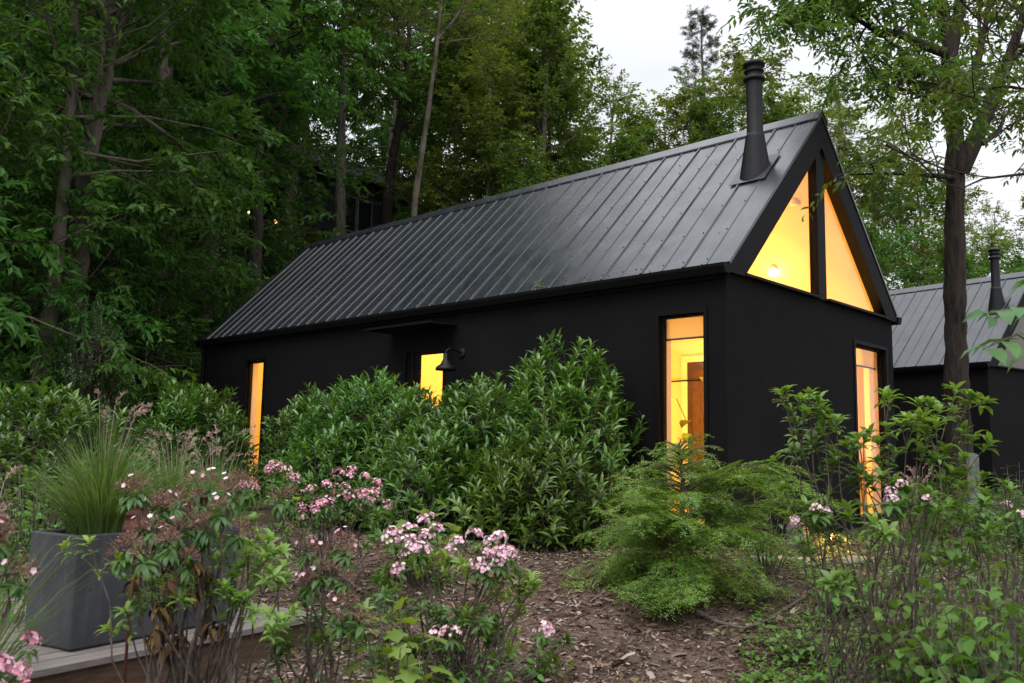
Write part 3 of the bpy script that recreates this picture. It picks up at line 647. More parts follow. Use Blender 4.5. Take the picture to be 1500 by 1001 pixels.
def laurel_geo(seed, R, H, nt, Ry=None, size=.162, wid=.26, low=.05):
    rng = np.random.default_rng(seed); lf = MB(); wd = MB(); Ry = Ry or R; ph = rng.uniform(0, 6.3, 6)
    stems = []
    for k in range(7):
        a = k*2.4; e = np.array([cos(a)*R*.5, sin(a)*Ry*.5, H*.75]); pts = np.array([(cos(a)*.08, sin(a)*.08, -.1), e*(.35, .35, .4), e]); stems.append(pts); wd.tube(pts, [.025, .018, .008], 5)
    for k in range(nt):
        u = (k+.5)/nt; z = low+(1-low)*u**.85; a = k*2.399+rng.normal()*.3
        lump = 1+.16*sin(3*a+ph[0]+4*z)+.13*sin(5*a+ph[1]-6*z)+rng.normal()*.07
        rr = sqrt(max(0, 1-z**3.6))*(.72+.28*min(1, z*3))*lump*sqrt(rng.uniform(.55, 1))
        p = np.array([cos(a)*R*rr, sin(a)*Ry*rr, H*z*(1+.05*sin(2*a+ph[2])+.05*sin(3*a+ph[3])+rng.normal()*.035)])
        d = _n(np.array([cos(a)*.65*(1-z*.7), sin(a)*.65*(1-z*.7), .55+.5*z])+rng.normal(size=3)*.18); Ls = rng.uniform(.16, .34)
        q = p-d*Ls; st = stems[k % 7]; wd.tube([st[1+(k % 2)]*.8+q*.2, q, p], [.007, .005, .003], 3, False)
        m = int(rng.integers(11, 17)); t = np.linspace(.15, 1, m)
        for (tt) in t: pass
        th = np.arange(m)*2.4+rng.uniform(0, 6.3); ax = _n(np.cross(d, (.3, .9, .1))); bx = np.cross(d, ax); op = (1.25-.75*t)*rng.uniform(.85, 1.15, m)
        rad = np.cos(th)[:, None]*ax+np.sin(th)[:, None]*bx
        D = d*np.cos(op)[:, None]+rad*np.sin(op)[:, None]+rng.normal(size=(m, 3))*.1-UP*.06
        N = d*np.sin(op)[:, None]-rad*np.cos(op)[:, None]+UP*.4
        lf.inst(LEAF8, q+d*(Ls*t)[:, None], D, N, size*rng.uniform(.5, 1.2, m)*(1.1-.25*t), wid*rng.uniform(.8, 1.2, m))
    m = nt*3                                # older leaves inside
    P = rdir(rng, m)*rng.uniform(.2, .8, (m, 1))*np.array([R, Ry, H*.5])+np.array([0, 0, H*.48]); P[:, 2] = np.maximum(P[:, 2], .04)
    lf.inst(LEAF8, P, rdir(rng, m)-UP*.2, rdir(rng, m)*.6+UP, size*rng.uniform(.7, 1.1, m), wid)
    return wd, lf
def laurel(label, seed, loc, R, H, nt, rz=0, group='laurel bushes along the cabin', leafm='laurel', name='laurel_bush', cat='bush', **k):
    wd, lf = laurel_geo(seed, R, H, nt, **k); o = thing(name, label, cat, loc, rz, group)
    wd.build('branches', M['twig'], o, True); lf.build('leaves', M[leafm], o); return o
G_ = ground
laurel('tallest laurel bush, pointed, at the right end of the hedge beside the tall corner window', 11, G_(822, 10.3), .95, 2.12, 400, rz=.3)
laurel('laurel bush in the hedge directly below the barn lamp and glazed door', 12, G_(705, 10.9), 1.0, 1.72, 400, rz=1.3)
laurel('laurel bush in the hedge in front of the lit glazed door', 23, G_(630, 11.4), .9, 1.58, 360, rz=2.9)
laurel('laurel bush in the hedge under the left end of the door canopy', 13, G_(548, 11.8), 1.0, 1.86, 400, rz=2.2)
laurel('laurel bush at the left end of the long hedge, right of the narrow far window', 14, G_(472, 12.6), .8, 1.74, 340, rz=.9)
laurel('low laurel bush at the front foot of the hedge, under the tallest one', 15, G_(790, 9.6), .85, 1.15, 300, rz=1.8)
laurel('low laurel bush at the front foot of the hedge, left of the mulch path', 24, G_(640, 10.2), .85, 1.2, 300, rz=.5)
laurel('low laurel bush at the front foot of the hedge behind the strong pink mountain laurel', 25, G_(505, 11.2), .8, 1.25, 280, rz=1.1)
laurel('laurel bush partly covering the left side of the narrow far window', 16, G_(300, 13.2), .84, 1.7, 340, rz=.2)
laurel('slender upright laurel shoot cluster left of the cabin corner', 17, G_(258, 12.6), .5, 1.7, 160, rz=.2)
laurel('light green laurel bush at the left edge behind the ornamental grass', 18, G_(72, 9.2), .85, 1.46, 320, rz=2.2)
laurel('laurel bush cut by the left edge of the photo', 19, G_(-25, 10.6), .9, 1.5, 280, rz=.4)
laurel('dark conical holly in front of the trunks left of the cabin', 21, G_(122, 15.2), .78, 3.25, 560, group='x', leafm='holly', name='holly_bush', size=.075, wid=.42, low=.12)['group'] = 'evergreen bushes'
laurel('lower spreading holly right beside the conical holly', 22, G_(185, 14.8), .75, 1.5, 220, group='evergreen bushes', leafm='holly', name='holly_bush', size=.075, wid=.42)

def corymb(fl, rng, p, d, r=.062, n=30, size=.0135):
    v = rdir(rng, n*2); d = _n(d); v = v[(v@d) > .05][:n]; m = len(v)
    fl.inst(PETAL5, p+v*r*rng.uniform(.75, 1.05, (m, 1)), np.cross(v, rdir(rng, m)), v+rng.normal(size=(m, 3))*.25, size*rng.uniform(.7, 1.15, m))
def seedhead(sh, rng, p, d, r=.065, n=75):
    v = rdir(rng, n*2); v = v[(v@_n(d)) > -.15][:n]; m = len(v)
    sh.inst(NEEDLE, np.tile(p, (m, 1))+v*r*.2, v, rdir(rng, m), r*rng.uniform(.6, 1.1, m), .05)
    sh.inst(LEAF4, p+v*r*rng.uniform(.65, 1., (m, 1)), v+rng.normal(size=(m, 3))*.8, v, .011*rng.uniform(.6, 1.2, m), .6)
def kalmia(label, seed, loc, tips, group, base=.06, name='mountain_laurel', stemr=.011, leafs=.075, cat='flowering shrub', pinkm='palepink', rz=0, stems=None, new='kalmia_new', bark='twig', wl=.33, fr=1.):
    """tips: list of (x, y, z, kind)"""
    rng = np.random.default_rng(seed); o = thing(name, label, cat, loc, rz, group)
    B = {k: MB() for k in ('wd', 'lf', 'nw', 'fl', 'sh', 'dd')}; heads = []
    for i, (x, y, z, kd) in enumerate(tips):
        p = np.array([x, y, z]); b0 = np.array([x*.12+rng.normal()*base, y*.12+rng.normal()*base, -.08])
        m1 = b0+(p-b0)*(.45)+rng.normal(size=3)*.05*(1+z*.4); m1[:2] *= .85; m2 = b0+(p-b0)*.78+rng.normal(size=3)*.035
        pts = np.array([b0, b0*.5+m1*.5+rng.normal(size=3)*.02, m1, m1*.5+m2*.5+rng.normal(size=3)*.02, m2, p]); B['wd'].tube(pts, np.linspace(stemr*rng.uniform(.6, 1.2), .0028, 6), 5, False)
        d = _n((p-m2)+UP*.05)
        tw = [(p, d)]
        for q in range(int(rng.integers(1, 3))):
            e = p+rng.normal(size=3)*(.07, .07, .035)-d*.03; s0 = m2*.5+p*.5; B['wd'].tube([s0, s0*.4+e*.6+UP*.01, e], [.004, .003, .002], 4, False); tw.append((e, _n(e-s0+UP*.03)))
        for (e, dd) in tw:
            if kd == 'pink':
                heads.append(MB()); corymb(heads[-1], rng, e, dd+UP*.6, rng.uniform(.045, .065)*fr, 30, .0135*fr**.5); whorl(B['lf'], rng, e-UP*.02, dd+UP*.5, 8, leafs, wl, 1.75, droop=.25)
            elif kd == 'seed':
                seedhead(B['sh'], rng, e, dd+UP*.7, rng.uniform(.042, .064)); whorl(B['lf'], rng, e-UP*.03, dd+UP*.5, 13, leafs*1.15, wl, 1.9, droop=.5)
                if rng.uniform() < .75:
                    n = int(rng.integers(1, 4)); v = unit(rdir(rng, n)+UP); B['sh'].inst(PETAL5, e+v*.065, np.cross(v, rdir(rng, n)), v, np.full(n, .013), 1., 1)
            elif kd == 'new': whorl(B['nw'], rng, e, dd+UP*.4, 9, leafs, wl, 1.0); whorl(B['nw'], rng, e-dd*.04, dd+UP*.3, 5, leafs*.9, wl, 1.4)
            elif kd == 'green': whorl(B['lf'], rng, e, dd+UP*.4, 9, leafs, wl, 1.15); whorl(B['lf'], rng, e-dd*.06, dd, 6, leafs, wl, 1.6)
            elif kd == 'dead': whorl(B['dd'], rng, e, dd, 10, leafs*1.25, .3, 2.2, droop=.9, jit=.3)
            elif kd == 'bare': pass
        if kd in ('pink', 'green', 'new') and rng.uniform() < .6: whorl(B['nw' if kd != 'pink' or rng.uniform() < .3 else 'lf'], rng, m2*.5+p*.5, UP+rng.normal(size=3)*.5, 5, leafs*.85, wl, 1.2)
    for k, nm, m in (('wd', 'branches', bark), ('lf', 'leaves', 'kalmia'), ('nw', 'new_leaves', new), ('fl', 'flowers', pinkm), ('sh', 'seed_heads', 'seed'), ('dd', 'dead_leaves', 'dead')):
        if B[k].n: B[k].build(nm, [M[m], M['palepink']] if k == 'sh' else M[m], o, k == 'wd')
    for h in heads: h.build('flower_head', M[pinkm], o)
    return o
def rel(px, py, d, base):                # a point of the photo at its depth, relative to a plant's base
    return tuple(at(px, py, d)-base)
def fan(seed, base, px0, px1, ytop, n, d, kinds, dd=.35, bell=.5, spread=.5):
    """tips over a dome whose outline spans px0..px1 and reaches ytop, with true depth spread"""
    rng = np.random.default_rng(seed); out = []
    for i in range(n):
        u = (i+.5)/n*2-1+rng.normal()*.06; u = max(-1, min(1, u)); c = (px0+px1)/2+u*(px1-px0)/2; w = rng.uniform(-1, 1)
        y = ytop+bell*abs(u)**2*(px1-px0)*.5+(rng.uniform(0, 1)**1.3)*spread*(px1-px0)
        x, yy, z = rel(c, y, d+w*dd, base); out.append((x, yy, max(z, .15), kinds[int(rng.integers(len(kinds)))]))
    return out
MG = 'mountain laurels in the garden'
b = G_(665, 5.2); kalmia('mountain laurel with pale pink flower heads in the middle foreground beside the mulch path', 31, b,
    [(*rel(px, py, d, b), 'pink') for px, py, d in ((575, 785, 5.2), (600, 776, 5.25), (622, 790, 5.05), (640, 778, 5.3), (610, 805, 4.95), (695, 786, 5.1), (718, 795, 5.2), (735, 812, 5.0), (712, 815, 5.1), (748, 815, 5.3), (600, 812, 5.1), (700, 830, 5.0), (800, 925, 4.9), (660, 930, 4.7))]
    + fan(1, b, 545, 800, 805, 46, 5.2, ['new', 'green', 'new', 'green'], .35, .3, .6), MG)
b = G_(478, 7.4); kalmia('mountain laurel with strong pink and white flower heads in front of the hedge', 32, b,
    [(*rel(px, py, d, b), 'pink') for px, py, d in ((400, 682, 7.8), (420, 690, 7.6), (455, 722, 7.3), (478, 712, 7.4), (495, 694, 7.5), (515, 690, 7.6), (535, 700, 7.5), (548, 722, 7.3), (505, 716, 7.2), (465, 740, 7.1), (440, 745, 7.1), (480, 735, 7.0), (520, 728, 7.1), (395, 690, 7.7), (360, 712, 7.5), (540, 735, 7.2))]
    + fan(2, b, 385, 565, 705, 20, 7.4, ['green', 'green', 'new', 'bare'], .4, .3, .5), MG, pinkm='pink')
b = G_(300, 4.25); kalmia('mountain laurel gone to brown seed heads and dead hanging leaves, in front of the planter', 33, b,
    [(*rel(px, py, d, b), 'seed') for px, py, d in ((205, 712, 4.2), (235, 735, 4.1), (262, 722, 4.3), (310, 705, 4.3), (335, 712, 4.2), (290, 728, 4.2), (322, 742, 4.0), (225, 770, 4.0), (262, 776, 3.95), (300, 765, 4.0), (195, 795, 3.9), (425, 722, 4.5), (250, 790, 3.8), (280, 745, 4.3))]
    + [(*rel(px, py, d, b), 'new') for px, py, d in ((130, 795, 4.0), (365, 800, 4.2), (395, 790, 4.2), (350, 830, 4.1), (370, 760, 4.4), (330, 860, 4.0), (265, 860, 3.9), (240, 855, 4.0), (345, 790, 4.2), (385, 815, 4.1), (360, 875, 4.0), (415, 830, 4.3))]
    + [(*rel(px, py, d, b), 'dead') for px, py, d in ((200, 835, 4.0), (255, 815, 4.05), (285, 820, 4.0), (240, 900, 4.0), (230, 880, 3.95), (262, 930, 4.0), (310, 910, 4.05), (280, 860, 4.0), (300, 835, 4.1), (225, 920, 4.05))]
    + fan(3, b, 160, 420, 780, 14, 4.2, ['green', 'new', 'green', 'new'], .35, .2, .5), MG, leafs=.07)
b = G_(470, 4.6); kalmia('leggy mountain laurel with brown seed heads at the deck corner', 34, b,
    [(*rel(px, py, d, b), 'seed') for px, py, d in ((450, 800, 4.6), (470, 832, 4.5), (505, 790, 4.7), (510, 880, 4.4), (500, 905, 4.3), (455, 850, 4.5))]
    + fan(4, b, 400, 540, 850, 12, 4.6, ['green', 'new', 'bare', 'green'], .3, .2, .6), MG)
b = G_(-30, 2.9); kalmia('mountain laurel flowering at the lower left corner of the photo', 35, b,
    [(*rel(px, py, d, b), 'pink' if py > 900 or px > 20 else 'seed') for px, py, d in ((-15, 765, 2.9), (0, 772, 2.85), (-25, 790, 2.8), (5, 975, 2.9), (25, 992, 2.95), (-10, 990, 2.85), (-20, 940, 2.9), (-30, 800, 2.8), (-50, 870, 2.8))], MG, leafs=.06, fr=.68, pinkm='pink')
# leggy rhododendron at the right
b = G_(1275, 5.2); kalmia('tall leggy rhododendron with bare grey stems and leaf whorls, in front of the gable wall', 41, b,
    [(*rel(px, py, d, b), 'new') for px, py, d in ((1150, 575, 5.0), (1185, 578, 5.1), (1160, 605, 5.0), (1205, 605, 5.1), (1190, 640, 5.2), (1225, 615, 5.0), (1250, 650, 5.1), (1265, 640, 5.0), (1295, 575, 5.3), (1345, 590, 5.3), (1375, 600, 5.4), (1400, 572, 5.3), (1420, 580, 5.3), (1370, 620, 5.1), (1330, 612, 5.0), (1425, 640, 5.2),
        (1160, 715, 5.0), (1180, 740, 4.9), (1260, 690, 5.0), (1290, 700, 5.0), (1310, 660, 5.2), (1350, 660, 5.2), (1385, 660, 5.2), (1395, 690, 5.1), (1440, 700, 5.0), (1240, 745, 4.9), (1330, 720, 4.9), (1375, 745, 4.8), (1420, 755, 4.8), (1170, 660, 5.1), (1300, 625, 5.2), (1220, 680, 5.1))]
    + [(*rel(px, py, d, b), 'pink') for px, py, d in ((1210, 752, 4.9), (1320, 712, 4.9), (1305, 722, 4.85))]
    + fan(5, b, 1180, 1450, 700, 14, 5.0, ['new', 'new', 'bare'], .5, .3, .5), 'rhododendrons', base=.2, fr=.6, name='rhododendron', stemr=.0075, leafs=.092, new='rhodo', cat='shrub', wl=.36)
b = G_(1465, 5.6); kalmia('shorter rhododendron with pink buds at the right edge of the photo', 42, b,
    fan(6, b, 1380, 1540, 700, 26, 5.6, ['new', 'green', 'bare', 'new'], .4, .25, .6)+[(*rel(1475, 742, 5.5, b), 'pink'), ], 'rhododendrons', fr=.6, name='rhododendron', leafs=.08, new='rhodo', cat='shrub', wl=.36)

# hemlock
def hemlock(label, seed, loc, H, R):
    rng = np.random.default_rng(seed); o = thing('hemlock_shrub', label, 'shrub', loc, 0); wd = MB(); lf = MB(); P, D, N, Sz = [], [], [], []
    tr = bend(rng, (0, 0, -.1), (.12, -.05, 1), H*.95, 6, .1, .08); wd.tube(tr, np.linspace(.035, .008, 6), 7)
    def needles(p0, d, Ln, nn):
        m = max(2, int(Ln/.0095)); t = np.linspace(.05, 1, m); pos = p0+d*(Ln*t)[:, None]-UP*(.25*Ln*t**2)[:, None]; s_ = _n(np.cross(d, nn)); sg = np.where(np.arange(m) % 2, 1, -1)[:, None]
        P.append(pos); D.append(d*.75+s_*sg*.8+rng.normal(size=(m, 3))*.12-UP*.12); N.append(nn+rng.normal(size=(m, 3))*.25); Sz.append(.029*rng.uniform(.7, 1.2, m)*(1.1-.45*t))
    NB = 165
    for k in range(NB):
        f = (k+.5)/NB; z = .04+.95*f; q = np.array([np.interp(z*5, range(6), tr[:, i]) for i in range(3)])
        az = k*2.399+rng.normal()*.25; Ln = R*(1.0-.78*f**1.5)*rng.uniform(.4, 1.15)*(.8+.2*min(1, f*6)); e = .28+.35*f+rng.normal()*.22
        if k % 13 == 3 and f < .75: Ln = R*rng.uniform(1.0, 1.25); e = rng.uniform(.35, .7)
        d = np.array([cos(az)*cos(e), sin(az)*cos(e), sin(e)]); pts = [q]
        for i in range(7): d = _n(d-UP*(.075+.022*i)+rng.normal(size=3)*.05); pts.append(pts[-1]+d*Ln/7)
        pts = np.array(pts); pts[:, 2] = np.maximum(pts[:, 2], .03); wd.tube(pts, np.linspace(.008, .002, 8), 4, False)
        nl = max(6, int(Ln/.036))
        for j in range(nl):
            t = .2+.8*(j+.5)/nl; i = min(int(t*7), 6); p = pts[i]+(pts[i+1]-pts[i])*(t*7-i); ld = _n(pts[i+1]-pts[i]); s_ = _n(np.cross(ld, UP)); nn = np.cross(s_, ld)
            if nn[2] < 0: nn = -nn
            sg = 1 if j % 2 else -1; l = (.30*Ln*(1.08-t)+.05)*rng.uniform(.7, 1.25); dd = _n(ld*.8+s_*sg*.7+rng.normal(size=3)*.24); nn = _n(nn+rng.normal(size=3)*.25); needles(p, dd, l, nn); m2 = max(1, int(l/.04))
            for w in range(m2):
                tt = .2+.75*(w+.5)/m2; s2 = _n(np.cross(dd, nn)); needles(p+dd*l*tt-UP*.25*l*tt*tt, _n(dd*.7+s2*(1 if w % 2 else -1)*.75), max(.03, l*.5*(1.1-tt*.5)), nn)
    lf.inst(NEEDLE, np.vstack(P), np.vstack(D), np.vstack(N), np.concatenate(Sz), .38)
    wd.build('trunk', M['twig'], o, True); lf.build('needles', M['hemlock'], o)
hemlock('bushy young hemlock with drooping fresh green sprays below the tall corner window', 51, G_(985, 7.6), 1.36, 1.12)

# lobed-leaf plants
def leafy(label, seed, loc, stems, leafm, tmpl, size, wid, name, cat, group=None, per=5, droop=.25, stalk=.06, bark='twig'):
    rng = np.random.default_rng(seed); o = thing(name, label, cat, loc, 0, group); wd = MB(); lf = MB()
    for (x, y, z) in stems:
        e = np.array([x, y, z]); b0 = np.array([x*.15, y*.15, -.05]); mid = b0*.45+e*.55+rng.normal(size=3)*.03; mid[:2] *= .8
        pts = np.array([b0, b0*.5+mid*.5+rng.normal(size=3)*.01, mid, e]); wd.tube(pts, [.007, .006, .005, .002], 5, False); m = per
        for j in range(m):
            t = .35+.65*(j+.5)/m; q = np.array([np.interp(t*3, range(4), pts[:, i]) for i in range(3)]); a = j*2.4+rng.uniform(0, 1.5); h = np.array([cos(a), sin(a), .3-droop*.3]); s0 = q+h*stalk
            wd.tube([q, s0], .0018, 3, False); lf.inst(tmpl, [s0], np.array([[cos(a), sin(a), -droop]])+rng.normal(size=(1, 3))*.2, (UP+rng.normal(size=3)*.3)[None], np.array([size*rng.uniform(.6, 1.15)*(1.1-.3*t)]), wid)
    wd.build('stem', M[bark], o, True); lf.build('leaves', M[leafm], o); return o
def stemfan(seed, R, H, n, flat=.5):
    rng = np.random.default_rng(seed); a = np.arange(n)*2.4; r = R*np.sqrt((np.arange(n)+.5)/n)
    return [(cos(q)*w, sin(q)*w, H*(1-.45*(w/R)**2)*rng.uniform(.75, 1.1)) for q, w in zip(a, r)]
leafy('light yellow-green lobed-leaf plant in front of the pale pink mountain laurel', 61, G_(585, 4.55), stemfan(1, .33, .80, 22), 'lobed', LOBED, .165, .85, 'oakleaf_hydrangea', 'plant', 'lobed-leaf plants', 6)
leafy('lobed-leaf plant with long pale leaves in front of the dark hedge foot', 62, G_(618, 7.7), stemfan(2, .42, .80, 16), 'lobed', LOBED, .2, .6, 'oakleaf_hydrangea', 'plant', 'lobed-leaf plants', 6)
leafy('large-leaved green plant at the deck edge near the lower left corner', 63, G_(195, 3.35), stemfan(3, .22, .45, 8), 'rhodo', LEAF8, .15, .62, 'broadleaf_plant', 'plant', 'broad-leaved plants', 5)
leafy('broad-leaved green plant under the seed-headed mountain laurel', 64, G_(360, 3.9), stemfan(4, .25, .35, 12), 'weed', LOBED, .10, .9, 'broadleaf_plant', 'plant', 'broad-leaved plants', 5)
leafy('tall climbing plant with heart-shaped leaves at the lower right', 65, G_(1385, 4.6), stemfan(5, .5, 1.1, 34), 'weed', LEAF8, .095, .72, 'broadleaf_plant', 'plant', 'broad-leaved plants', 16, .5)
leafy('broad-leaved green plant in the lower right corner of the photo', 66, G_(1480, 4.1), stemfan(6, .5, 1.05, 34), 'weed', LEAF8, .12, .58, 'broadleaf_plant', 'plant', 'broad-leaved plants', 13, .5)
leafy('low mass of pointed leaves below the bare rhododendron stems, right of the mulch', 77, G_(1320, 4.75), stemfan(21, .5, .5, 44), 'weed', LEAF8, .085, .5, 'broadleaf_plant', 'plant', 'broad-leaved plants', 9, .4)
leafy('knee-high leafy plant right of the bare rhododendron stems', 78, G_(1420, 5.3), stemfan(22, .5, .95, 40), 'weed', LEAF8, .085, .6, 'broadleaf_plant', 'plant', 'broad-leaved plants', 12, .5)
leafy('low green plant among the stems of the pale pink mountain laurel', 79, G_(690, 5.0), stemfan(23, .4, .5, 34), 'weed', LEAF8, .075, .5, 'broadleaf_plant', 'plant', 'broad-leaved plants', 8, .4)
leafy('low green plant at the foot of the seed-headed mountain laurel by the deck corner', 70, G_(470, 4.9), stemfan(24, .4, .4, 30), 'weed', LEAF8, .075, .5, 'broadleaf_plant', 'plant', 'broad-leaved plants', 8, .4)
leafy('round-leaved low green plant on the mulch below the pale pink mountain laurel', 67, G_(800, 5.75), stemfan(7, .16, .2, 14), 'weed', LEAF8, .065, .9, 'broadleaf_plant', 'plant', 'broad-leaved plants', 4)
leafy('bright low clump of leaves beside the grey stick on the mulch', 68, G_(1165, 6.3), stemfan(8, .32, .26, 26), 'rhodo', LEAF8, .075, .6, 'broadleaf_plant', 'plant', 'broad-leaved plants', 6)
leafy('dark green low leafy clump behind the rhododendron stems', 69, G_(1230, 7.0), stemfan(9, .35, .32, 22), 'weed', LEAF8, .10, .6, 'broadleaf_plant', 'plant', 'broad-leaved plants', 6)
leafy('leafy bramble thicket left of the planter grass', 70, G_(60, 7.2), stemfan(10, .75, 1.05, 60), 'weed', LEAF8, .075, .6, 'bramble', 'shrub', 'brambles', 9)
leafy('low bramble behind the left end of the planter', 71, G_(25, 5.9), stemfan(11, .5, .75, 44), 'weed', LEAF8, .07, .6, 'bramble', 'shrub', 'brambles', 8)
leafy('leafy green plant between the hemlock and the gable wall', 72, G_(1120, 8.2), stemfan(12, .35, .75, 16), 'rhodo', LEAF8, .10, .42, 'broadleaf_plant', 'plant', 'broad-leaved plants', 6)
leafy('upright lily-like plant at the foot of the hemlock', 73, G_(965, 6.9), stemfan(13, .1, .42, 5), 'rhodo', LEAF8, .12, .18, 'lily_plant', 'plant', None, 14, .1, .01)
leafy('low green shrub in front of the second cabin wall at the right edge', 74, G_(1490, 9.5), stemfan(14, .6, .95, 46), 'under', LEAF8, .10, .4, 'bramble', 'shrub', 'brambles', 9)
leafy('pale green shrub at the foot of the big tree', 75, G_(1385, 11.5), stemfan(15, .6, .75, 40), 'rhodo', LEAF8, .08, .4, 'bramble', 'shrub', 'brambles', 9)

# ornamental grasses
def grass(label, seed, loc, n, Ln, spread, plumes, group='ornamental grasses', stuff=False):
    rng = np.random.default_rng(seed); o = thing('ornamental_grass', label, 'grass', loc, 0, group); bl = MB(); pl = MB(); k = 6
    a = rng.uniform(0, 6.283, n); lean = rng.uniform(.05, 1, n)**1.1*spread; L_ = Ln*rng.uniform(.55, 1.1, n); t = np.linspace(0, 1, k)
    hx = np.cos(a); hy = np.sin(a); b0 = np.stack([hx*.07*lean/spread*2, hy*.07*lean/spread*2, np.zeros(n)], 1)+rng.normal(size=(n, 3))*(.02, .02, 0)
    out = lean[:, None]*(t**1.7)*L_[:, None]; up = L_[:, None]*(t-.42*lean[:, None]*t**2.6)
    C = b0[:, None]+np.stack([hx[:, None]*out, hy[:, None]*out, up], -1)+np.cumsum(rng.normal(size=(n, k, 3))*.006, 1)
    w = .0042*rng.uniform(.6, 1.3, n)[:, None]*(1-t**2*.92); sx = np.stack([-np.sin(a+rng.normal(size=n)*.6), np.cos(a+rng.normal(size=n)*.6), 0*a], 1)
    V = np.stack([C-sx[:, None]*w[..., None], C+sx[:, None]*w[..., None]], 2).reshape(n, -1, 3); i = np.arange(k-1); f = np.stack([2*i, 2*i+1, 2*i+3, 2*i+2], -1)
    bl.add(V.reshape(-1, 3), (f[None]+(np.arange(n)*2*k)[:, None, None]).reshape(-1, 4)); bl.build('blades', M['grass'], o)
    for q in range(plumes):
        az = rng.uniform(0, 6.28); ln = rng.uniform(.1, .45); h = Ln*rng.uniform(.85, 1.15); base = np.array([0, 0, 0.]); e = np.array([cos(az)*ln*h*.6, sin(az)*ln*h*.6, h]); mid = e*.5+UP*.08
        pl.tube([base, mid, e], .0022, 3, False); dr = _n(_n(e-mid)+np.array([cos(az), sin(az), -.1])*.45); m = 60; tt = rng.uniform(0, 1, m)
        pos = e+dr*(.16*tt)[:, None]-UP*(.07*tt**2)[:, None]; pl.inst(NEEDLE, pos, dr+rng.normal(size=(m, 3))*.45, rdir(rng, m), .032*rng.uniform(.5, 1.1, m), .16)
    if plumes: pl.build('plumes', M['plume'], o)
gp = PC+PE*.28+PB*.23+UP*(PH-.07)
grass('arching green ornamental grass growing in the left end of the grey planter', 81, tuple(gp), 900, .76, 1.15, 8)
gp = PC+PE*.82+PB*.25+UP*(PH-.07)
grass('arching ornamental grass growing in the right end of the grey planter', 82, tuple(gp), 560, .62, 1.15, 6)
grass('ornamental grass clump with pinkish plumes behind the planter', 83, G_(255, 6.9), 620, 1.15, .5, 22)
grass('ornamental grass with tan plumes in front of the narrow far window', 84, G_(320, 8.2), 480, 1.05, .5, 16)
grass('blurred grass clump leaning in at the left edge of the photo', 85, G_(-45, 4.4), 420, 1.25, .6, 8)
grass('dry pale grass tuft at the foot of the big tree', 86, G_(1345, 9.6), 260, .75, .5, 20)

# rusty garden ornament on a stake
p = at(199, 757, 4.7); g = terrain(p[0], p[1]); o = thing('garden_ornament', 'small rust-red bell-shaped ornament on a stake beside the planter', 'ornament', (p[0], p[1], float(g)))
h = p[2]-float(g); mb = MB(); mb.tube([(0, 0, -.2), (0, 0, h)], .008, 6); mb.build('stake', M['rust'], o)
mb = MB(); mb.lathe([(0, h+.075), (.012, h+.07), (.02, h+.055), (.014, h+.045), (.03, h+.03), (.05, h+.02), (.055, h+.005), (.03, h), (.055, h-.02), (.066, h-.06), (.07, h-.075), (.06, h-.075), (.0, h-.03)], (0, 0, 0), 20); mb.build('bell', M['rust'], o, True)

# mulch chips (uncountable), sticks, stones, garden lamp
rng = np.random.default_rng(7); n = 26000
fd = 5.2+6.2*rng.uniform(0, 1, n)**1.15; px = rng.uniform(380, 1520, n); rr = (px-750)/FPX*fd; X = CAM[0]+FH[0]*fd+RH[0]*rr; Y = CAM[1]+FH[1]*fd+RH[1]*rr
ok = ~((X > -.05) & (Y > -.05)) & ~((np.abs((X-dO[0])*dR[1]-(Y-dO[1])*dR[0]) < 3) & (((X-dO[0])*dF[0]+(Y-dO[1])*dF[1]) > -.02) & (((X-dO[0])*dR[0]+(Y-dO[1])*dR[1]) > -.02))
X, Y = X[ok], Y[ok]; n = len(X); a = rng.uniform(0, 6.28, n); d = np.stack([np.cos(a), np.sin(a), rng.normal(size=n)*.25], 1)
mb = MB(); mb.inst(CHIP, np.stack([X, Y, terrain(X, Y)+.004+rng.uniform(0, .018, n)], 1), d, np.tile(UP, (n, 1))+rng.normal(size=(n, 3))*.3, rng.uniform(.02, .062, n)*np.where(rng.uniform(size=n) < .08, 1.9, 1), rng.uniform(.14, .42, n))
tag(mb.build('mulch_chips', M['chip']), 'brown bark mulch covering the garden path', 'mulch', None, 'stuff')
def stick(label, pts, r, mat='twig', side=()):
    P = np.array([at(a, b_, c) for a, b_, c in pts]); P[:, 2] = terrain(P[:, 0], P[:, 1])+r*.9+.012; c = P[0].copy(); mb = MB(); mb.tube(P-c, np.linspace(r, r*.5, len(P)), 7)
    for (i, v, l) in side: mb.tube([P[i]-c, P[i]-c+np.array(v)*l*.5+UP*.02, P[i]-c+np.array(v)*l+UP*.03], [r*.5, r*.4, r*.2], 5)
    tag(mb.build('fallen_branch', M[mat], None, True, tuple(c)), label, 'branch', 'fallen branches')
stick('reddish fallen branch at the foot of the hemlock', [(888, 892, 7.7), (915, 902, 7.5), (950, 910, 7.3), (988, 921, 7.1)], .013, 'twig_red', [(1, (.3, -.4, .1), .25)])
stick('long grey fallen branch curving over the mulch right of the hemlock', [(1000, 925, 6.95), (1050, 938, 6.7), (1090, 940, 6.6), (1130, 928, 6.8), (1175, 912, 7.1), (1190, 905, 7.3)], .016, 'twig', [(1, (-.2, .5, .2), .35), (2, (.1, -.5, .1), .3)])
stick('short broken stick lying on the mulch path', [(830, 945, 6.6), (862, 930, 6.8)], .008)
stick('small pale stick on the mulch near the bottom of the photo', [(905, 950, 6.5), (938, 935, 6.7)], .007)
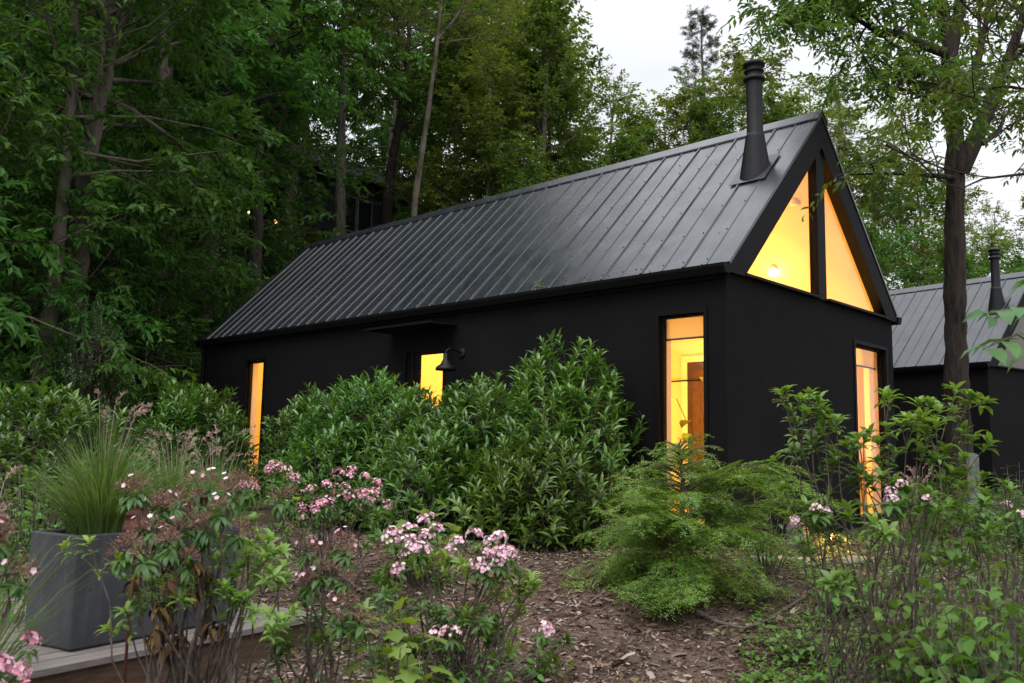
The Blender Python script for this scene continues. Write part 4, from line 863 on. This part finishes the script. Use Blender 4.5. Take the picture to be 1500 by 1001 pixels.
def blob(label, name, cat, loc, R, mat, seed, group=None, flat=False):
    rng = np.random.default_rng(seed); mb = MB(); n, k = 12, 22; V = []
    for i in range(n+1):
        for j in range(k):
            th = pi*i/n; ph = 2*pi*j/k; w = 1+.10*sin(3*ph+seed)+.08*sin(5*ph+2*seed)+.06*sin(4*th+ph*2); e = .28 if flat else .75
            V.append((R[0]*w*np.sign(sin(th))*abs(sin(th))**e*cos(ph), R[1]*w*abs(sin(th))**e*sin(ph), R[2]*np.sign(cos(th))*abs(cos(th))**(.6 if flat else .85)))
    mb.add(np.array(V), [(i*k+j, (i+1)*k+j, (i+1)*k+(j+1) % k, i*k+(j+1) % k) for i in range(n) for j in range(k)]); tag(mb.build(name, M[mat], None, True, loc), label, cat, group)
for q, (px, d, R, lb) in enumerate(((1122, 8.95, (.20, .15, .03), 'tan flagstone beside the hemlock, leftmost of the flagstones'), (1190, 8.8, (.26, .14, .03), 'long flagstone in front of the garden lamp'), (1250, 8.75, (.24, .13, .03), 'flagstone right of the garden lamp, behind the rhododendron stems'))):
    g = G_(px, d); blob(lb, 'flagstone', 'stone', (g[0], g[1], g[2]+.012), R, 'stone', q+2, 'flagstones', True)
g = G_(1166, 9.5); blob('upright mossy rock lit orange by the garden lamp', 'rock', 'rock', (g[0], g[1], g[2]+.10), (.13, .11, .24), 'rock', 7)
g = G_(1214, 9.25); o = thing('garden_lamp', 'small glowing garden lamp low among leaves at the gable foot', 'lamp', tuple(g))
mb = MB(); mb.tube([(0, 0, -.1), (0, 0, .09)], .012, 8); mb.lathe([(0, .08), (.035, .08), (.04, .09), (.04, .14), (.036, .14), (.03, .12), (0, .12)], (0, 0, 0), 16); mb.build('lamp_body', M['pipe'], o)
mb = MB(); mb.lathe([(0, .155), (.02, .15), (.032, .135), (.034, .122), (0, .121)], (0, 0, 0), 16); mb.build('lamp_lens', M['bulb'], o, True)
lamp('garden_lamp_light', (g[0]-.03, g[1]-.03, g[2]+.21), 14, (1, .52, .10), .03)
leafy('low plant lit yellow round the garden lamp', 76, tuple(g+np.array([.05, .1, 0])), stemfan(16, .26, .22, 24), 'kalmia_new', LEAF8, .06, .5, 'ground_plant', 'plant', None, 5)
g = G_(1424, 12.6); o = thing('garden_post', 'weathered grey wooden post right of the big tree trunk', 'post', tuple(g)); mb = MB(); mb.prism([(-.085, -.03, -.3), (.085, -.03, -.3), (.085, .03, -.3), (-.085, .03, -.3)], (0, 0, 1.08+.3))
ob = mb.build('post_board', M['post'], o); ob.rotation_euler = (0, 0, -.75); bv = ob.modifiers.new('bevel', 'BEVEL'); bv.width = .008

# uncountable low growth: weeds near, ferns and leaf litter up the wooded bank
def cover(name, label, cat, seed, n, fx, mat, tmpl, size, per, wid, keep):
    rng = np.random.default_rng(seed); fd, px = fx(rng, n); rr = (px-750)/FPX*fd; X = CAM[0]+FH[0]*fd+RH[0]*rr; Y = CAM[1]+FH[1]*fd+RH[1]*rr; k = keep(rng, X, Y, fd, px)
    inside = ((X > -.1) & (X < 4.9) & (Y > -.1) & (Y < 12.2)) | (((X-dO[0])*dF[0]+(Y-dO[1])*dF[1] > -.05) & ((X-dO[0])*dR[0]+(Y-dO[1])*dR[1] > -.05) & ((X-dO[0])*dR[0]+(Y-dO[1])*dR[1] < 4.2) & ((X-dO[0])*dF[0]+(Y-dO[1])*dF[1] < 4.6))
    k &= ~inside; X, Y, fd = X[k], Y[k], fd[k]; n = len(X); i = np.repeat(np.arange(n), per); m = n*per; sc = rng.uniform(.6, 1.3, n)[i]
    a = rng.uniform(0, 6.28, m); t = rng.uniform(0, 1, m); Z = terrain(X, Y)
    pos = np.stack([X[i]+np.cos(a)*t*size*1.4*sc, Y[i]+np.sin(a)*t*size*1.4*sc, Z[i]+(.02+t*size*1.2)*sc], 1); d = np.stack([np.cos(a), np.sin(a), rng.uniform(-.3, .7, m)], 1)
    mb = MB(); mb.inst(tmpl, pos, d, UP+rng.normal(size=(m, 3))*.35, size*sc*rng.uniform(.6, 1.2, m), wid); tag(mb.build(name, M[mat]), label, cat, None, 'stuff')
nz2 = lambda X, Y, s=1.: np.sin(X*1.9*s+.7)*np.sin(Y*1.6*s+X*.5)+.6*np.sin(X*3.7*s-Y*2.9*s)
cover('weeds', 'low green weeds growing through the mulch', 'weeds', 91, 5200, lambda r, n: (4.6+7*r.uniform(0, 1, n)**1.3, r.uniform(380, 1600, n)), 'weed', LEAF8, .045, 8, .55,
      lambda r, X, Y, f, px: (nz2(X, Y)+.004*(px-960)+r.normal(size=len(X))*.35 > .55) & ~((px > 780) & (px < 1090) & (f > 5.4) & (r.uniform(size=len(X)) < .93)))
cover('grass_tufts', 'thin grass growing through the mulch', 'grass', 92, 2600, lambda r, n: (4.6+6*r.uniform(0, 1, n), r.uniform(420, 1600, n)), 'grass', NEEDLE, .11, 12, .05,
      lambda r, X, Y, f, px: (nz2(X+3, Y-2)+.003*(px-1000)+r.normal(size=len(X))*.4 > .75) & ~((px > 800) & (px < 1080) & (f > 5.6)))
cover('undergrowth', 'dark ferny undergrowth covering the wooded bank', 'undergrowth', 93, 9000, lambda r, n: (11+36*r.uniform(0, 1, n)**1.1, r.uniform(-500, 2000, n)), 'fern', LEAF4, .17, 10, .42,
      lambda r, X, Y, f, px: (f > 16.5) | (px < 280) | (px > 1450))

# ------------------------------------------------------------------ trees
def hpath(pts, d, base):                 # photo points at true depths -> trunk path relative to the base
    return np.array([at(px, py, dd if dd else d)-base for px, py, dd in pts])
def foot(px, d, dz=0): g = G_(px, d); return g
# the big tree at the right, in front of the second cabin
b = G_(1404, 14.6)
P_ = [(0, 0, 0)]+[tuple(q) for q in hpath([(1403, 600, 0), (1401, 480, 0), (1400, 380, 0), (1400, 250, 0), (1396, 150, 0), (1388, 70, 14.5), (1374, -10, 14.4), (1362, -120, 14.3), (1355, -260, 14.2), (1350, -400, 14)], 14.6, b)]
ex = [(hpath([(1406, 250, 14.55), (1428, 205, 14.4), (1452, 150, 14.3), (1475, 95, 14.2), (1497, 30, 14.1), (1530, -80, 14)], 14.4, b), .17, 4),
      (hpath([(1390, 90, 14.5), (1403, 30, 14.6), (1412, -50, 14.8), (1425, -180, 15)], 14.5, b), .13, 6),
      (hpath([(1412, 150, 14.5), (1432, 90, 14.6), (1445, 30, 14.7), (1460, -60, 14.9)], 14.6, b), .09, 5),
      (hpath([(1390, 80, 14.5), (1352, 66, 14.2), (1312, 47, 13.8), (1292, 52, 13.5), (1262, 32, 13.2), (1225, 12, 13)], 14, b), .085, 9),
      (hpath([(1292, 52, 13.5), (1250, 5, 13.2), (1200, 18, 12.9), (1165, 42, 12.6)], 13, b), .04, 7),
      (hpath([(1396, 260, 14.5), (1350, 256, 14.3), (1300, 254, 14.6), (1245, 256, 14.6)], 14, b), .05, 2),
      (hpath([(1402, 130, 14.6), (1365, 125, 13.6), (1322, 118, 12.6), (1300, 140, 12.2)], 13, b), .06, 6),
      (hpath([(1440, 210, 14.3), (1462, 195, 14.6), (1472, 170, 14.8), (1490, 160, 15)], 14.5, b), .05, 3)]
make_tree('walnut_tree', 'big forked dark-barked tree at the right with a tall straight trunk between the two cabins', 101, 'walnut', 'bark_dark', tuple(b), 0, cat='tree', r0=.205, path=P_, cb=.66, cr=2.8, nl=11, ns=5, nt=3, m=15, size=.14, wid=.36, droop=.45, tl=.48, side=.9, extra=[(a_, b_, int(c_*1.5), e_) for (a_, b_, c_), e_ in zip(ex, (.8, 1, 1, .62, .4, .3, .7, .6))], trunk_k=11, sides=14)
# two saplings just outside the right edge whose branches reach into view
b = G_(1650, 8.6); P_ = [(0, 0, 0)]+[tuple(q) for q in hpath([(1645, 600, 0), (1630, 400, 0), (1622, 250, 0), (1615, 100, 0), (1605, -60, 0), (1600, -200, 0)], 8.6, b)]
ex = [(hpath([(1625, 320, 8.6), (1560, 275, 8.4), (1500, 255, 8.2), (1440, 262, 8.0), (1400, 280, 7.9)], 8.4, b), .022, 4), (hpath([(1618, 200, 8.6), (1560, 170, 8.5), (1490, 150, 8.4), (1440, 170, 8.3)], 8.4, b), .02, 2), (hpath([(1620, 130, 8.6), (1550, 90, 8.5), (1480, 60, 8.5)], 8.4, b), .018, 3)]
make_tree('sapling', 'dark feathery-leaved young tree reaching in from the right edge across the big trunk', 102, 'walnut', 'bark_dark', tuple(b), 0, cat='tree', r0=.07, path=P_, cb=.5, cr=1.3, nl=8, ns=4, nt=3, m=14, size=.095, wid=.3, droop=.5, tl=.4, side=.95, extra=ex, sides=8, tmpl=LEAF8)
b = G_(1640, 4.2); P_ = [(0, 0, 0)]+[tuple(q) for q in hpath([(1630, 800, 0), (1610, 600, 0), (1590, 470, 0), (1585, 380, 0)], 4.2, b)]
o = thing('sapling', 'broad-leaved sapling whose near branch hangs before the second cabin roof', 'tree', tuple(b)); mb = MB(); lf = MB(); mb.tube(P_, np.linspace(.02, .008, 5), 6); rng = np.random.default_rng(9)
for pts in ([(1600, 560, 4.2), (1540, 520, 4.0), (1490, 490, 3.9), (1440, 512, 3.8)], [(1592, 480, 4.2), (1545, 450, 4.1), (1490, 452, 3.9), (1440, 460, 3.85)], [(1588, 420, 4.2), (1550, 400, 4.1), (1525, 410, 4.0)]):
    q = hpath(pts, 4, b); mb.tube(q, np.linspace(.008, .003, len(q)), 5, False)
    for i, t in enumerate(np.linspace(.35, 1, 9)):
        p = np.array([np.interp(t*(len(q)-1), range(len(q)), q[:, c]) for c in range(3)]); ld = _n(q[-1]-q[-2]); s_ = _n(np.cross(ld, UP))*(1 if i % 2 else -1)
        lf.inst(LEAF8, [p+s_*.02], (ld*.6+s_*.8-UP*.25+rng.normal(size=3)*.15)[None], (UP+rng.normal(size=3)*.25)[None], np.array([.15*rng.uniform(.75, 1.15)]), .5)
mb.build('trunk', M['twig'], o, True); lf.build('leaves', M['kalmia'], o)

# distinct trunks of the wood on the left, each with its own course
def wood_tree(label, seed, foot_px, d, pts, r0, barkm, leafm='forest', cb=.35, extra=None, **k):
    b = G_(foot_px, d); P_ = [(0, 0, 0)]+[tuple(q) for q in hpath([(x, y, 0) for x, y in pts], d, b)]
    ex = [(hpath([(x, y, 0) for x, y in e], d, b), r, 5) for e, r in (extra or [])]
    kw = dict(cr=3.4, nl=24, ns=6, nt=5, m=10, size=.21, wid=.48, droop=.45, sides=12, top=.5); kw.update(k)
    make_tree('forest_tree', label, seed, leafm, barkm, tuple(b), 0, cat='tree', r0=r0, path=P_, cb=cb, extra=ex, **kw)
wood_tree('leaning brown trunk that forks high, in the wood left of the cabin', 111, 108, 17.5, [(112, 420), (120, 330), (130, 230), (150, 130), (158, 80), (152, 0), (148, -120), (146, -260)], .24, 'bark', extra=[([(150, 110), (165, 70), (185, 25), (205, -30), (225, -120)], .12)])
wood_tree('slim leaning grey-brown trunk at the left, its foot just above the light green laurel', 112, 52, 16.5, [(62, 520), (78, 420), (88, 330), (97, 230), (106, 130), (108, 30), (112, -100), (112, -240)], .16, 'bark', cb=.45)
wood_tree('pale grey trunk at the far left behind the leaning trunks', 113, 30, 26, [(32, 420), (50, 280), (60, 180), (68, 80), (74, -20), (80, -160)], .2, 'bark_pale', cb=.45)
wood_tree('dark ivy-grown trunk in the top left corner', 114, 20, 23, [(28, 400), (36, 260), (42, 140), (46, 20), (50, -130)], .2, 'bark', cb=.3)
wood_tree('straight grey trunk right of the forked leaning trunk', 115, 225, 30, [(232, 330), (240, 200), (246, 90), (250, -20), (252, -160)], .2, 'bark_pale', cb=.45)
wood_tree('thick pale trunk standing at the left end of the hillside house', 116, 418, 33, [(424, 300), (428, 220), (418, 120), (408, 30), (402, -70), (398, -200)], .3, 'bark', cb=.6, elev=(.25, 1.1))
wood_tree('straight pale trunk standing in front of the hillside house wall', 117, 497, 33, [(498, 300), (500, 200), (503, 100), (506, 0), (508, -150)], .24, 'bark_pale', cb=.6, elev=(.25, 1.1))
wood_tree('dark crooked trunk at the right end of the hillside house', 118, 566, 32, [(567, 300), (572, 250), (582, 190), (592, 130), (600, 40), (602, -100)], .22, 'bark_dark', cb=.6, elev=(.2, 1.1), extra=[([(580, 195), (600, 180), (625, 150), (660, 120)], .07)])
wood_tree('pale slender birch-like trunk leaning over the cabin ridge', 119, 600, 27, [(606, 305), (614, 250), (628, 160), (638, 90), (644, 20), (650, -80), (655, -200)], .11, 'bark', leafm='pale', cb=.62, elev=(.2, 1.1), size=.12, extra=[([(640, 60), (665, 30), (690, -10), (715, -60)], .05)])
wood_tree('dark trunk with low drooping limbs above the cabin far gable', 120, 368, 24, [(372, 400), (376, 300), (378, 200), (390, 120), (398, 30), (402, -100), (405, -220)], .22, 'bark_dark', cb=.5, extra=[([(374, 260), (395, 215), (420, 160), (450, 120)], .06)])
wood_tree('short pale snag-like trunk low at the far left', 121, 22, 24, [(24, 470), (27, 420), (31, 330), (34, 200), (36, 60)], .17, 'bark_pale', cb=.7, cr=2)

# prototypes, then copies
PROTO = {}
def proto(key, label, seed, leafm, barkm, group, name, **k):
    wood, lf = tree_geo(seed, **k); tm = wood.mesh('trunk', M[barkm], True); cm = lf.mesh('crown', M[leafm]); PROTO[key] = (tm, cm, name, label, group, k.get('H', 20))
def plant(key, loc, rz, sc, label=None):
    tm, cm, name, lb, gr, H = PROTO[key]; o = thing(name, label or lb, 'shrub' if 'shrub' in name else 'tree', tuple(loc), rz, gr, sc)
    for n_, me in (('trunk', tm), ('crown', cm)):
        c = bpy.data.objects.new(n_, me); COL.objects.link(c); c.parent = o
    return o
GA = 'tall trees of the dark wood behind the cabin'; GB = 'understory trees below the dark wood'; GC = 'pale trees of the far wood behind the second cabin'; GD = 'shrubs on the wooded bank'
TA = 'tall broadleaf tree in the dense dark wood on the bank behind the cabin'; TB = 'low leafy understory tree in the shade of the dark wood'; TCb = 'pale green broadleaf tree in the far wood beyond the second cabin'; TD_ = 'leafy shrub in the dark undergrowth of the wooded bank'
proto('a1', TA, 201, 'forest', 'bark', GA, 'forest_tree', H=21, r0=.24, cb=.28, cr=4.0, nl=40, ns=7, nt=5, m=10, size=.25, wid=.55, tl=.65, top=.5, elev=(-.05, 1.1))
proto('a2', TA, 202, 'forest', 'bark', GA, 'forest_tree', H=23, r0=.26, cb=.35, cr=3.7, nl=38, ns=7, nt=5, m=10, size=.24, wid=.5, droop=.5, tl=.65, top=.5, elev=(-.05, 1.1))
proto('a3', TA, 203, 'under', 'bark_pale', GA, 'forest_tree', H=19, r0=.2, cb=.25, cr=3.7, nl=38, ns=7, nt=5, m=10, size=.22, wid=.6, droop=.3, tl=.65, top=.5, elev=(-.05, 1.1))
proto('b1', TB, 211, 'under', 'bark', GB, 'understory_tree', H=6.5, r0=.07, cb=.12, cr=2.5, nl=26, ns=6, nt=4, m=11, size=.19, wid=.42, droop=.55, tl=.5, elev=(-.1, .8), top=.4)
proto('b2', TB, 212, 'forest', 'bark', GB, 'understory_tree', H=5.2, r0=.06, cb=.1, cr=2.3, nl=26, ns=6, nt=4, m=11, size=.17, wid=.5, droop=.4, tl=.5, elev=(-.15, .7), top=.4)
proto('c1', TCb, 221, 'pale', 'bark', GC, 'forest_tree', H=18, r0=.2, cb=.15, cr=3.8, nl=38, ns=7, nt=5, m=9, size=.22, wid=.6, droop=.25, tl=.6, top=.5, elev=(-.05, 1.1))
proto('c2', TCb, 222, 'walnut', 'bark', GC, 'forest_tree', H=17, r0=.2, cb=.12, cr=3.6, nl=36, ns=7, nt=5, m=9, size=.22, wid=.55, droop=.35, tl=.6, top=.5, elev=(-.05, 1.1))
proto('c3', TCb, 223, 'pale', 'bark_pale', GC, 'forest_tree', H=18, r0=.17, cb=.3, cr=3.0, nl=26, ns=6, nt=4, m=8, size=.19, wid=.55, droop=.2, tl=.6, top=.4, elev=(0, 1.1))
proto('s1', TD_, 231, 'under', 'twig', GD, 'forest_shrub', H=2.2, r0=.03, cb=.05, cr=1.3, nl=16, ns=5, nt=3, m=9, size=.14, wid=.45, droop=.35, tl=.35)
proto('s2', TD_, 232, 'forest', 'twig', GD, 'forest_shrub', H=1.8, r0=.03, cb=.05, cr=1.2, nl=16, ns=5, nt=3, m=9, size=.12, wid=.5, droop=.35, tl=.35)
rng = np.random.default_rng(42)
def blocked(x, y, m=0):
    if -2.2-m < x < 7+m and -3 < y < 14+m: return True
    c, s_ = cos(.174), sin(.174); u, v = (x-13.805)*c-(y-1.223)*s_, (x-13.805)*s_+(y-1.223)*c
    return -2-m < u < 7+m and -6 < v < 14+m
taken = []
def scatter(n, pxr, dr, keys, mind, pick_scale, m=0, tries=60):
    c = 0
    for _ in range(n*tries):
        if c >= n: break
        px = rng.uniform(*pxr); d = rng.uniform(*dr); p = at(px, 655, d)
        if 290 < px < 720 and 19 < d < 37 and keys[0][0] == 'a': continue
        if 425 < px < 600 and 24 < d < 37: continue
        if 30 < px < 300 and d < 19.5 and keys[0][0] == 's': continue
        if 225 < px < 640 and d < 23.5 or px < 225 and d < 17 and keys[0][0] != 's': continue
        if blocked(p[0], p[1], m) or any((p[0]-q[0])**2+(p[1]-q[1])**2 < mind**2 for q in taken): continue
        taken.append((p[0], p[1])); z = float(terrain(p[0], p[1])); key = keys[int(rng.integers(len(keys)))]
        sc = pick_scale(px, d, z, PROTO[key][5])
        if sc is None: continue
        if 375 < px < 665 and d < 38 and 655-FPX*(z+PROTO[key][5]*sc-1.175)/d < 300: continue
        plant(key, (p[0], p[1], z-.1), rng.uniform(0, 6.28), (sc*rng.uniform(.92, 1.1), sc*rng.uniform(.92, 1.1), sc)); c += 1
def top_to(ylo, yhi):
    def f(px, d, z, H):
        y = rng.uniform(ylo, yhi); zt = 1.175+(655-y)/FPX*d; return max(.25, min(1.5, (zt-z)/H))
    return f
big = lambda px, d, z, H: rng.uniform(.85, 1.2)
scatter(26, (-420, 700), (21, 36), ['a1', 'a2', 'a3'], 3.2, big)
scatter(26, (-500, 800), (36, 62), ['a1', 'a2', 'a3'], 3.6, big)
# the edge of the tall wood, stepping down to the right
for px, d, ytop, key in ((735, 33, -90, 'c1'), (770, 30, -40, 'c2'), (800, 36, -10, 'c1'), (815, 31, 40, 'c2'), (845, 34, 120, 'c2'), (885, 40, 45, 'c3'), (905, 33, 165, 'c2'), (700, 29, 60, 'c1'), (760, 26.5, 190, 'c2'), (665, 31, 10, 'c2'), (830, 28, 230, 'c1'), (690, 36, -80, 'c1'), (948, 38, 100, 'c2'), (985, 36, 110, 'c1'), (925, 44, 140, 'c1')):
    g = G_(px, d); taken.append((g[0], g[1])); H = PROTO[key][5]; zt = 1.175+(655-ytop-45)/FPX*d; sc = (zt-g[2])/H
    plant(key, (g[0], g[1], g[2]-.1), px*.37, (sc*1.05+.08, sc*1.05+.08, sc))
for px, d, ytop, key in ((1020, 38, 115, 'c1'), (1065, 34, 85, 'c2'), (1090, 42, 75, 'c1'), (1135, 36, 30, 'c1'), (1172, 33, 95, 'c2'), (1205, 41, 60, 'c3'), (1262, 38, 60, 'c3'), (1300, 36, 160, 'c1'), (1345, 40, 90, 'c3'), (1385, 38, 190, 'c2'), (1440, 41, 190, 'c3'), (1480, 38, 300, 'c1'), (1530, 38, 230, 'c3'), (1250, 31, 290, 'c2'), (1600, 34, 190, 'c3'), (1680, 38, 60, 'c1')):
    g = G_(px, d); taken.append((g[0], g[1])); H = PROTO[key][5]; zt = 1.175+(655-ytop-40)/FPX*d; sc = (zt-g[2])/H
    plant(key, (g[0], g[1], g[2]-.1), px*.53, (sc*1.05+.05, sc*1.05+.05, sc))
scatter(20, (900, 1900), (42, 68), ['c1', 'c2', 'c3'], 3.5, top_to(240, 380))
scatter(10, (960, 1600), (27, 40), ['b1', 'b2', 'c2'], 2.6, top_to(260, 420), 1)
scatter(40, (-420, 700), (15.5, 30), ['b1', 'b2'], 1.9, lambda px, d, z, H: rng.uniform(.6, 1.25))
scatter(26, (-420, 900), (27, 44), ['b1', 'b2'], 2.2, lambda px, d, z, H: rng.uniform(.8, 1.4))
scatter(48, (-350, 420), (14.5, 27), ['s1', 's2'], 1.2, lambda px, d, z, H: rng.uniform(.7, 1.35))
# near understory trees at the left whose drooping sprays show large
for i, (px, d, sc, key) in enumerate(((-60, 14.5, 1.1, 'b1'), (235, 22, 1.1, 'b1'), (-10, 19, 1.1, 'b1'), (330, 24.5, 1.15, 'b1'), (-190, 15, 1.3, 'b1'), (160, 20, 1.2, 'b1'))):
    g = G_(px, d); plant(key, (g[0], g[1], g[2]-.1), i*1.9, sc)
# pine standing against the sky, and the sparse one right of the cabin ridge
def pine(label, seed, px, d, ytop, sparse):
    g = G_(px, d); H = 1.175+(655-ytop)/FPX*d-g[2]
    make_tree('pine_tree', label, seed, 'pine', 'bark', tuple(g), 0, H=H, r0=.2, cb=.5 if not sparse else .3, cr=2.7 if not sparse else 1.5, nl=36, ns=5, nt=4, m=46 if not sparse else 16, size=.2, wid=.1, droop=.1, tl=.3, side=.7, elev=(-.1, .7), lean=.01, tmpl=NEEDLE, prof=lambda f: max(.18, (1-f)**.6*(.55+.45*sin(f*17)**2)))
pine('tall pine standing alone against the sky left of the chimney', 301, 1041, 46, -18, False)
pine('thin sparse-needled conifer behind the gable peak', 302, 1236, 40, 88, True)

cover('leaf_litter', 'fallen brown leaves scattered over the mulch', 'leaf litter', 95, 3600, lambda r, n: (4.8+6*r.uniform(0, 1, n), r.uniform(380, 1550, n)), 'dead', LEAF8, .05, 1, .5, lambda r, X, Y, f, px: nz2(X-2, Y+4)+r.normal(size=len(X))*.6 > .3)
# a dry sprig caught on the eave
p = np.array([-.09, 2.72, 3.29]); o = thing('dry_sprig', 'small dry sprig caught on the roof edge above the hedge', 'twig', tuple(p)); mb = MB(); rng = np.random.default_rng(4)
mb.tube([(0, 0, 0), (-.02, .05, .06), (0, .09, .13)], .005, 5); mb.build('stem', M['twig'], o); mb = MB(); v = unit(rdir(rng, 16)+UP*.4); mb.inst(LEAF8, v*.05*rng.uniform(0, 1, (16, 1))+np.array([0, .05, .06]), v, rdir(rng, 16), .07*rng.uniform(.6, 1.2, 16), .35); mb.build('leaves', M['grass'], o)

# a little leaf litter stuck to the ribbed roof, most of it near the eave
rng = np.random.default_rng(12); n = 70; t_ = rng.uniform(0, 1, n)**2.2; y_ = rng.uniform(.2, 11.8, n); sl_ = (RZ-E)/(W/2+.05); nv_ = _n((-sl_, 0, 1)); xx = -.04+t_*(W/2)
mb = MB(); mb.inst(LEAF8, np.stack([xx, y_, E+.03+sl_*(xx+.05)], 1)+nv_*.016, np.stack([rng.normal(size=n), rng.normal(size=n), sl_*rng.normal(size=n)], 1), np.tile(nv_, (n, 1)), rng.uniform(.025, .06, n), .4)
tag(mb.build('roof_litter', M['dead']), 'a few dead leaves stuck to the ribbed cabin roof', 'leaf litter', None, 'stuff')
